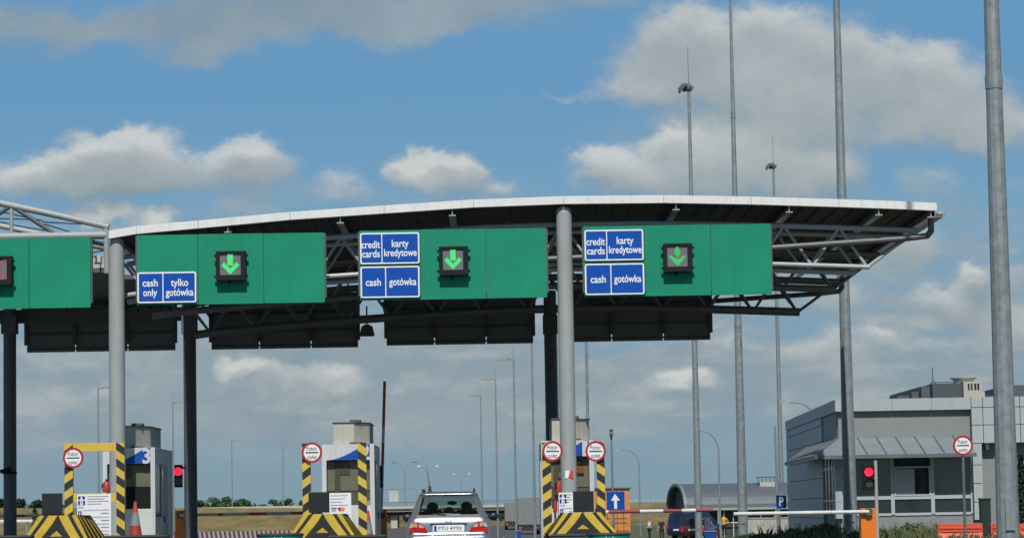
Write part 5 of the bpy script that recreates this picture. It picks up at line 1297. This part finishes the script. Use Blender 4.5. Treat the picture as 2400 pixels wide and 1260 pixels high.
# ------------------------------------------------------------------ right side: wall, barriers, shrubs
X0_, X1_ = P(1752, 1225, 118).x, P(1880, 1225, 118).x; zt = P(1800, 1214, 118).z
t = thing('low_wall', 'low pale wall with a thin rail before the barrel roof', 'wall', (X0_, 118, gz(118)))
m = MB(); m.box(X0_, X1_, 118, 118.25, gz(118), zt); m.box(X0_-.03, X1_, 117.97, 118.28, zt, zt+.05); m.build('wall_body', concrete, t)
m = MB(); m.tube((X0_, 118.1, zt+.3), (X1_, 118.1, zt+.3), .025, n=6)
for k in range(5): x = X0_+(X1_-X0_)*k/4; m.tube((x, 118.1, zt), (x, 118.1, zt+.3), .02, n=6)
m.build('rail', greysteel, t)
JG = 'red plastic barriers before the office'
for x0, x1, yt, lab in ((2195, 2301, 1226, 'red plastic barrier, the widest, left of the nearest mast'), (2320, 2352, 1225, 'red plastic barrier just left of the nearest mast'), (2387, 2470, 1226, 'red plastic barrier right of the nearest mast')):
    Y = 73; a, b = P(x0, 1240, Y).x, P(x1, 1240, Y).x; zt = P((x0+min(x1,2400))/2, yt, Y).z; m = MB()
    m.prism([(a, Y-.14, zt), (a, Y-.16, .35), (a, Y-.28, .12), (a, Y-.28, 0), (a, Y+.28, 0), (a, Y+.28, .12), (a, Y+.16, .35), (a, Y+.14, zt)][::-1], (b-a, 0, 0))
    m.box(a+.05, b-.05, Y-.175, Y-.155, zt-.16, zt-.10); m.box(a+.12, b-.12, Y-.18, Y-.16, .38, .42)
    tag(m.build('plastic_barrier', redpl, None, .02), lab, 'barrier', JG)
X0_, X1_, Z0, Z1 = RB(2300, 1166, 2323, 1262, 80); t = thing('dark_cabinet', 'dark green upright cabinet beside the porch', 'cabinet', (X0_, 80, 0))
m = MB(); m.box(X0_, X1_, 80, 80.35, 0, Z1-.06); m.box(X0_-.02, X1_+.02, 79.98, 80.37, Z1-.06, Z1); m.build('body', M('dark_green_cabinet_paint', (.012,.03,.025), .5), t, .01)
m = MB(); m.box(X0_+.03, X1_-.03, 79.985, 79.998, .2, Z1-.12); m.build('door', M('dark_green_cabinet_paint', (.012,.03,.025), .5), t)
def leaves(mb, c, rx, ry, rz, n, size, lo=-.2):
    for _ in range(n):
        while True:
            d = Vector((rnd.uniform(-1,1), rnd.uniform(-1,1), rnd.uniform(-1,1)))
            if .35 < d.length < 1: break
        p = Vector((c[0]+d.x*rx, c[1]+d.y*ry, c[2]+d.z*rz))
        a = Vector((rnd.gauss(0,1), rnd.gauss(0,1), rnd.gauss(0,.6))).normalized(); b = a.cross(Vector((rnd.gauss(0,1), rnd.gauss(0,1), rnd.gauss(0,1)))).normalized()
        s_ = size*rnd.uniform(.6, 1.4)
        mb.add([p-a*s_, p-b*s_*.5, p+a*s_, p+b*s_*.5], [(0,1,2,3)])
BGp = 'low bushes before the office'
def bush(px, ytop, Y, wpx, lab, n=1500, mat=foliage):
    X = P(px, 1220, Y).x; zt = P(px, ytop, Y).z; w = wpx/K(Y)/2; g_ = gz(Y); h = max(.3, zt-g_)
    t = thing('bush', lab, 'bush', (X, Y, g_), BGp); m = MB()
    for k in range(7):
        a = rnd.uniform(-.75, .75); hh = h*rnd.uniform(.55, .95)*(1-.35*abs(a)); leaves(m, (X+a*w, Y+rnd.uniform(-.4,.4), g_+hh*.55), w*.42, .5, hh*.5, n//7, .065)
    m.build('foliage', mat, t); m = MB()
    for k in range(6): m.tube((X, Y, g_), (X+rnd.uniform(-.6,.6)*w, Y+rnd.uniform(-.3,.3), g_+h*.7), .015, .006, n=5)
    m.build('stems', bark, t)
for px, yt, Y, w, lab in ((1800, 1243, 80, 90, 'low bush at the foot of the pale low wall'), (1868, 1232, 82, 100, 'bush below the office side wall, right of the low wall'), (1932, 1220, 80, 100, 'bush left of the mast crossing the office corner'), (1985, 1226, 84, 80, 'bush behind the foot of the mast crossing the office corner'),
                            (2078, 1218, 80, 90, 'bush right of the bright orange cabinet'), (2130, 1216, 81, 110, 'rounded bush under the middle office window'), (2185, 1232, 79, 80, 'bush left of the widest red barrier'), (1748, 1246, 84, 70, 'dark small bush at the foot of the third mast'), (2010, 1240, 76, 70, 'bush behind the bright orange cabinet')):
    bush(px, yt, Y, w, lab)
m = MB()
for _ in range(1300):
    px = rnd.choice((rnd.uniform(1780, 2200), rnd.uniform(2180, 2420))); Y = rnd.uniform(68, 85) if px < 2190 else rnd.uniform(66, 72)
    X = P(px, 1220, Y).x; h = rnd.uniform(.2, .7) if px < 2190 else rnd.uniform(.12, .42); lx, ly = rnd.gauss(0, .10), rnd.gauss(0, .10); w = rnd.uniform(.006, .014)
    m.add([(X-w, Y, 0), (X+w, Y, 0), (X+lx*.6+w*.6, Y+ly*.6, h*.7), (X+lx*1.3, Y+ly*1.3, h)], [(0,1,2,3)])
    if rnd.random() < .25: leaves(m, (X+lx*1.3, Y+ly*1.3, h), .03, .03, .06, 3, .025)
tag(m.build('tall_grass', M('weedy_grass', (.10,.115,.045), .9, 0, .5, 1.0)), kind='stuff')

# ------------------------------------------------------------------ trees
TGr = 'trees on the skyline'
def tree(px, ytop, Y, wpx, lab, mat=foliage, n=900, conifer=False, size=None, zb=None, group=TGr):
    X = P(px, 1195, Y).x; zt = P(px, ytop, Y).z; w = wpx/K(Y)/2; g_ = gz(Y) if zb is None else zb; h = zt-g_; size = size or h*.055
    t = thing('conifer_tree' if conifer else 'leafy_tree', lab, 'tree', (X, Y, g_), group)
    m = MB(); m.tube((X, Y, g_), (X+.02*h, Y, g_+h*.8), h*.025, h*.006, n=7)
    for k in range(6): a = rnd.uniform(0, 6.28); z0_ = g_+h*rnd.uniform(.25, .6); m.tube((X, Y, z0_), (X+w*.6*math.cos(a), Y+w*.6*math.sin(a), z0_+h*.2), h*.009, h*.003, n=5)
    m.build('trunk', bark, t); m = MB()
    if conifer:
        for k in range(9): f = k/9; leaves(m, (X, Y, g_+h*(.12+.85*f)), w*(1-f)+.05, w*(1-f)+.05, h*.08, n//9, size)
    else:
        for k in range(14):
            a = rnd.uniform(-.8, .8); hh = rnd.uniform(.25, .85)*(1-.35*a*a); rr = rnd.uniform(.22, .40)
            leaves(m, (X+a*w, Y+rnd.uniform(-.6,.6)*w, g_+h*hh), w*rr*1.3, w*rr, h*rr*.62, n//14, size)
        leaves(m, (X, Y, g_+h*.88), w*.35, w*.35, h*.12, n//12, size)
    m.build('crown', mat, t)
for i, (px, yt, Y, w, mt, lab) in enumerate(((2,1166,420,52,foliaged,'dark tree on the skyline at the left photo edge'), (48,1167,440,60,foliaged,'dark bushy tree just right of the leftmost dark column'), (92,1170,430,56,foliaged,'dark tree behind the left grey square board'), (140,1180,440,50,foliaged,'dark tree partly behind the yellow portal'), (394,1184,450,40,foliaged,'small dark tree behind booth 3'),
    (468,1171,620,46,foliaged,'dark tree right of the dark column by booth 3'), (505,1166,600,56,foliage,'round green tree left of the lamp over the dry bank'), (530,1163,590,60,foliage,'tallest green tree of the clump over the dry bank'), (568,1168,600,60,foliage,'green tree right of the lamp over the dry bank'), (640,1168,610,56,foliage,'green tree left of booth 2 on the skyline'), (675,1167,600,54,foliage,'green tree just left of the booth 2 post'), (708,1172,600,40,foliage,'green tree behind the booth 2 post'),
    (905,1196,420,60,foliaged,'dark tree under the bridge left of the minivan'), (950,1198,430,60,foliaged,'dark tree under the bridge beside the minivan mirror'), (1150,1197,425,60,foliaged,'dark tree under the bridge right of the minivan'), (1200,1198,430,60,foliaged,'dark tree under the bridge behind the trucks'), (1255,1198,430,60,foliaged,'dark tree under the bridge left of booth 1'))):
    tree(px, yt, Y, w*1.15, lab, mt, 1500)
tree(82, 1184, 250, 26, 'young light green conifer behind the left boom', M('light_green_foliage', (.10,.16,.04), .8, 0, .4), 500, True)
tree(2396, 1052, 86.3, 46, 'dark green conifer in the porch right of the nearest mast', foliaged, 1600, True, .07, 0)

# ------------------------------------------------------------------ bridge, banks, fence
YB_ = 350; kB = K(YB_)
def bankpoly(px0, px1, y0t, y1t, name):
    a, b = P(px0, y0t, YB_), P(px1, y1t, YB_); m = MB(); n = 60; rows = []
    for i in range(n+1):
        X = a.x+(b.x-a.x)*i/n; z = a.z+(b.z-a.z)*i/n; w = .12*math.sin(i*1.7)+.08*math.sin(i*.6+1)
        rows.append([(X, YB_-16+w*8, -1.25), (X, YB_-11+w*4, gz(YB_)+w*.6+.25), (X, YB_-5, gz(YB_)+(z-gz(YB_))*.55+w), (X, YB_, z+w*.2), (X, YB_+8, z), (X, YB_+26, -1.2)])
    vs = sum(rows, []); m.add(vs, [(i*6+j, (i+1)*6+j, (i+1)*6+j+1, i*6+j+1) for i in range(n) for j in range(5)], 0, True)
    return tag(m.build(name, drygrass), kind='structure')
bankpoly(-2500, 884, 1192, 1189, 'embankment'); bankpoly(1285, 2900, 1179, 1166, 'embankment')
GR = 'guard rails along the bank tops'
for a, b, y0, y1, lab in ((-600, 884, 1212, 1184, 'long pale guard rail along the dry bank top at the left'), (1285, 1900, 1175, 1168, 'thin guard rail along the dry bank top behind the shed')):
    p, q = P(a, y0, YB_), P(b, y1, YB_); t = thing('guard_rail', lab, 'guard rail', ((p.x+q.x)/2, YB_, p.z-1), GR); m = MB()
    thick = .22 if a < 0 else .05
    m.hexa([(p.x, YB_, p.z-thick), (q.x, YB_, q.z-thick), (q.x, YB_+.1, q.z-thick), (p.x, YB_+.1, p.z-thick)], [(p.x, YB_, p.z+thick), (q.x, YB_, q.z+thick), (q.x, YB_+.1, q.z+thick), (p.x, YB_+.1, p.z+thick)]); m.build('rail', M('pale_guard_rail', (.42,.44,.40), .6), t)
    m = MB(); n = 60
    for i in range(n): r_ = p.lerp(q, (i+.5)/n); m.box(r_.x-.05, r_.x+.05, YB_+.1, YB_+.2, r_.z-1.0, r_.z)
    m.build('rail_posts', galv, t)
p, q = P(884, 1188, YB_), P(1285, 1182, YB_); zb, zt = P(1085, 1195.5, YB_).z, P(1085, 1184.5, YB_).z
t = thing('road_bridge', 'flat beige concrete road bridge crossing behind the silver minivan', 'bridge', ((p.x+q.x)/2, YB_, -1))
m = MB(); m.box(p.x-1, q.x+1, YB_, YB_+9, zb, zt); m.box(p.x-1, q.x+1, YB_-.3, YB_, zt-.25, zt+.1); m.build('deck', beige, t)
m = MB(); m.box(p.x-1, q.x+1, YB_+.4, YB_+8.6, zb-.5, zb); m.build('girder', dim, t)
for px in (923, 1010, 1130, 1225):
    x = P(px, 1200, YB_).x; m = MB(); m.box(x-.45, x+.45, YB_+1, YB_+8, -1.1, zb); m.build('pier', beige, t)
m = MB(); m.box(p.x-1, q.x+1, YB_-.2, YB_-.15, zt+.62, zt+.68)
for k in range(60): x = p.x-1+(q.x-p.x+2)*k/60; m.box(x, x+.05, YB_-.2, YB_-.15, zt+.1, zt+.62)
m.build('railing', darksteel, t)
Y = 356; X0_, X1_, Z0, Z1 = RB(912, 1151, 934, 1175, Y); t = thing('motorway_sign_gantry', 'far sign gantry with a pale board above the bridge', 'sign gantry', (X0_, Y, -1))
m = MB(); m.box(X0_, X1_, Y, Y+.1, Z0, Z1); m.box(X0_-.1, X1_+.05, Y-.02, Y+.12, Z1, Z1+.15); m.build('sign_panel', M('pale_grey_sign_back', (.40,.42,.38), .6), t)
m = MB(); x2 = P(976, 1146, Y).x; zq = P(930, 1145, Y).z; m.tube((P(894, 1145, Y).x, Y+.2, zq), (x2, Y+.2, zq), .07, n=6); m.tube((x2, Y+.2, -1), (x2, Y+.2, zq), .07, n=6); m.tube((P(894, 1145, Y).x, Y+.2, -1), (P(894, 1145, Y).x, Y+.2, zq), .07, n=6); m.tube(((X0_+X1_)/2, Y+.2, Z0), ((X0_+X1_)/2, Y+.2, zq), .06, n=6); m.build('frame', galv, t)
# red and white slatted barrier row
Y = 112; X0_, X1_ = P(380, 1250, Y).x, P(720, 1250, Y).x; zt = P(550, 1243.5, Y).z; g_ = gz(Y)
t = thing('slatted_barrier', 'red and white slatted barrier at the foot of the dry bank', 'barrier', ((X0_+X1_)/2, Y, g_))
m = MB(); x = X0_; i = 0
while x < X1_:
    m.hexa([(x+.10, Y, g_+.02), (x+.20, Y, g_+.02), (x+.20, Y+.03, g_+.02), (x+.10, Y+.03, g_+.02)], [(x-.02, Y, zt), (x+.08, Y, zt), (x+.08, Y+.03, zt), (x-.02, Y+.03, zt)], i % 2); x += .103; i += 1
m.build('slats', [M('grey_white_slat', (.33,.34,.34), .7), M('dull_red_slat', (.12,.04,.05), .7)], t)
m = MB(); m.box(X0_, X1_, Y+.035, Y+.07, zt-.12, zt-.06); m.box(X0_, X1_, Y+.035, Y+.07, g_+.1, g_+.16); m.build('rail', galv, t)
BNG = 'blue waste bins'
for x0, x1, yt, Y, lab in ((1651, 1679, 1241, 150, 'blue waste bin before the blue van nose'), (1210, 1222, 1240, 170, 'blue waste bin before the trucks')):
    a, b = P(x0, 1250, Y).x, P(x1, 1250, Y).x; z1_ = P((x0+x1)/2, yt, Y).z; g_ = gz(Y); t = thing('waste_bin', lab, 'waste bin', ((a+b)/2, Y, g_), BNG); w = .06
    m = MB(); m.hexa([(a+w,Y+w,g_+.08),(b-w,Y+w,g_+.08),(b-w,Y+.55,g_+.08),(a+w,Y+.55,g_+.08)],[(a,Y,z1_-.1),(b,Y,z1_-.1),(b,Y+.65,z1_-.1),(a,Y+.65,z1_-.1)]); m.build('body', bluebin, t)
    m = MB(); m.hexa([(a-.03,Y-.04,z1_-.1),(b+.03,Y-.04,z1_-.1),(b+.03,Y+.68,z1_-.1),(a-.03,Y+.68,z1_-.1)],[(a,Y,z1_-.03),(b,Y,z1_-.03),(b,Y+.6,z1_),(a,Y+.6,z1_)]); m.build('lid', M('dark_blue_lid', (.008,.03,.12), .5), t)
    for x in (a+.1, b-.1): m = MB(); m.tube((x-.03,Y+.55,g_+.1),(x+.03,Y+.55,g_+.1), .1, n=12); m.build('wheel', tyre, t)
a, b = P(-80, 1220, 130), P(76, 1220, 130); z1_, z0_ = P(0, 1217.5, 130).z, P(0, 1225, 130).z
t = thing('guard_rail', 'white guard rail low behind the left boom', 'guard rail', ((a.x+b.x)/2, 130, gz(130)))
m = MB(); m.box(a.x, b.x, 130, 130.05, z0_, z1_); m.box(a.x, b.x, 129.97, 130, z0_+.05, z1_-.05); m.build('rail', white, t)
m = MB()
for k in range(4): x = a.x+.3+(b.x-a.x-.6)*k/3; m.box(x-.05, x+.05, 130.05, 130.15, gz(130), z1_)
m.build('rail_posts', galv, t)
p = P(1684, 1238, 155); m = MB(); m.tube((p.x, 155, gz(155)), (p.x, 155, p.z), .07, n=10); m.ball((p.x, 155, p.z), .075, 10); tag(m.build('red_bollard', maroon), 'dark red bollard right of the blue bin', 'bollard')
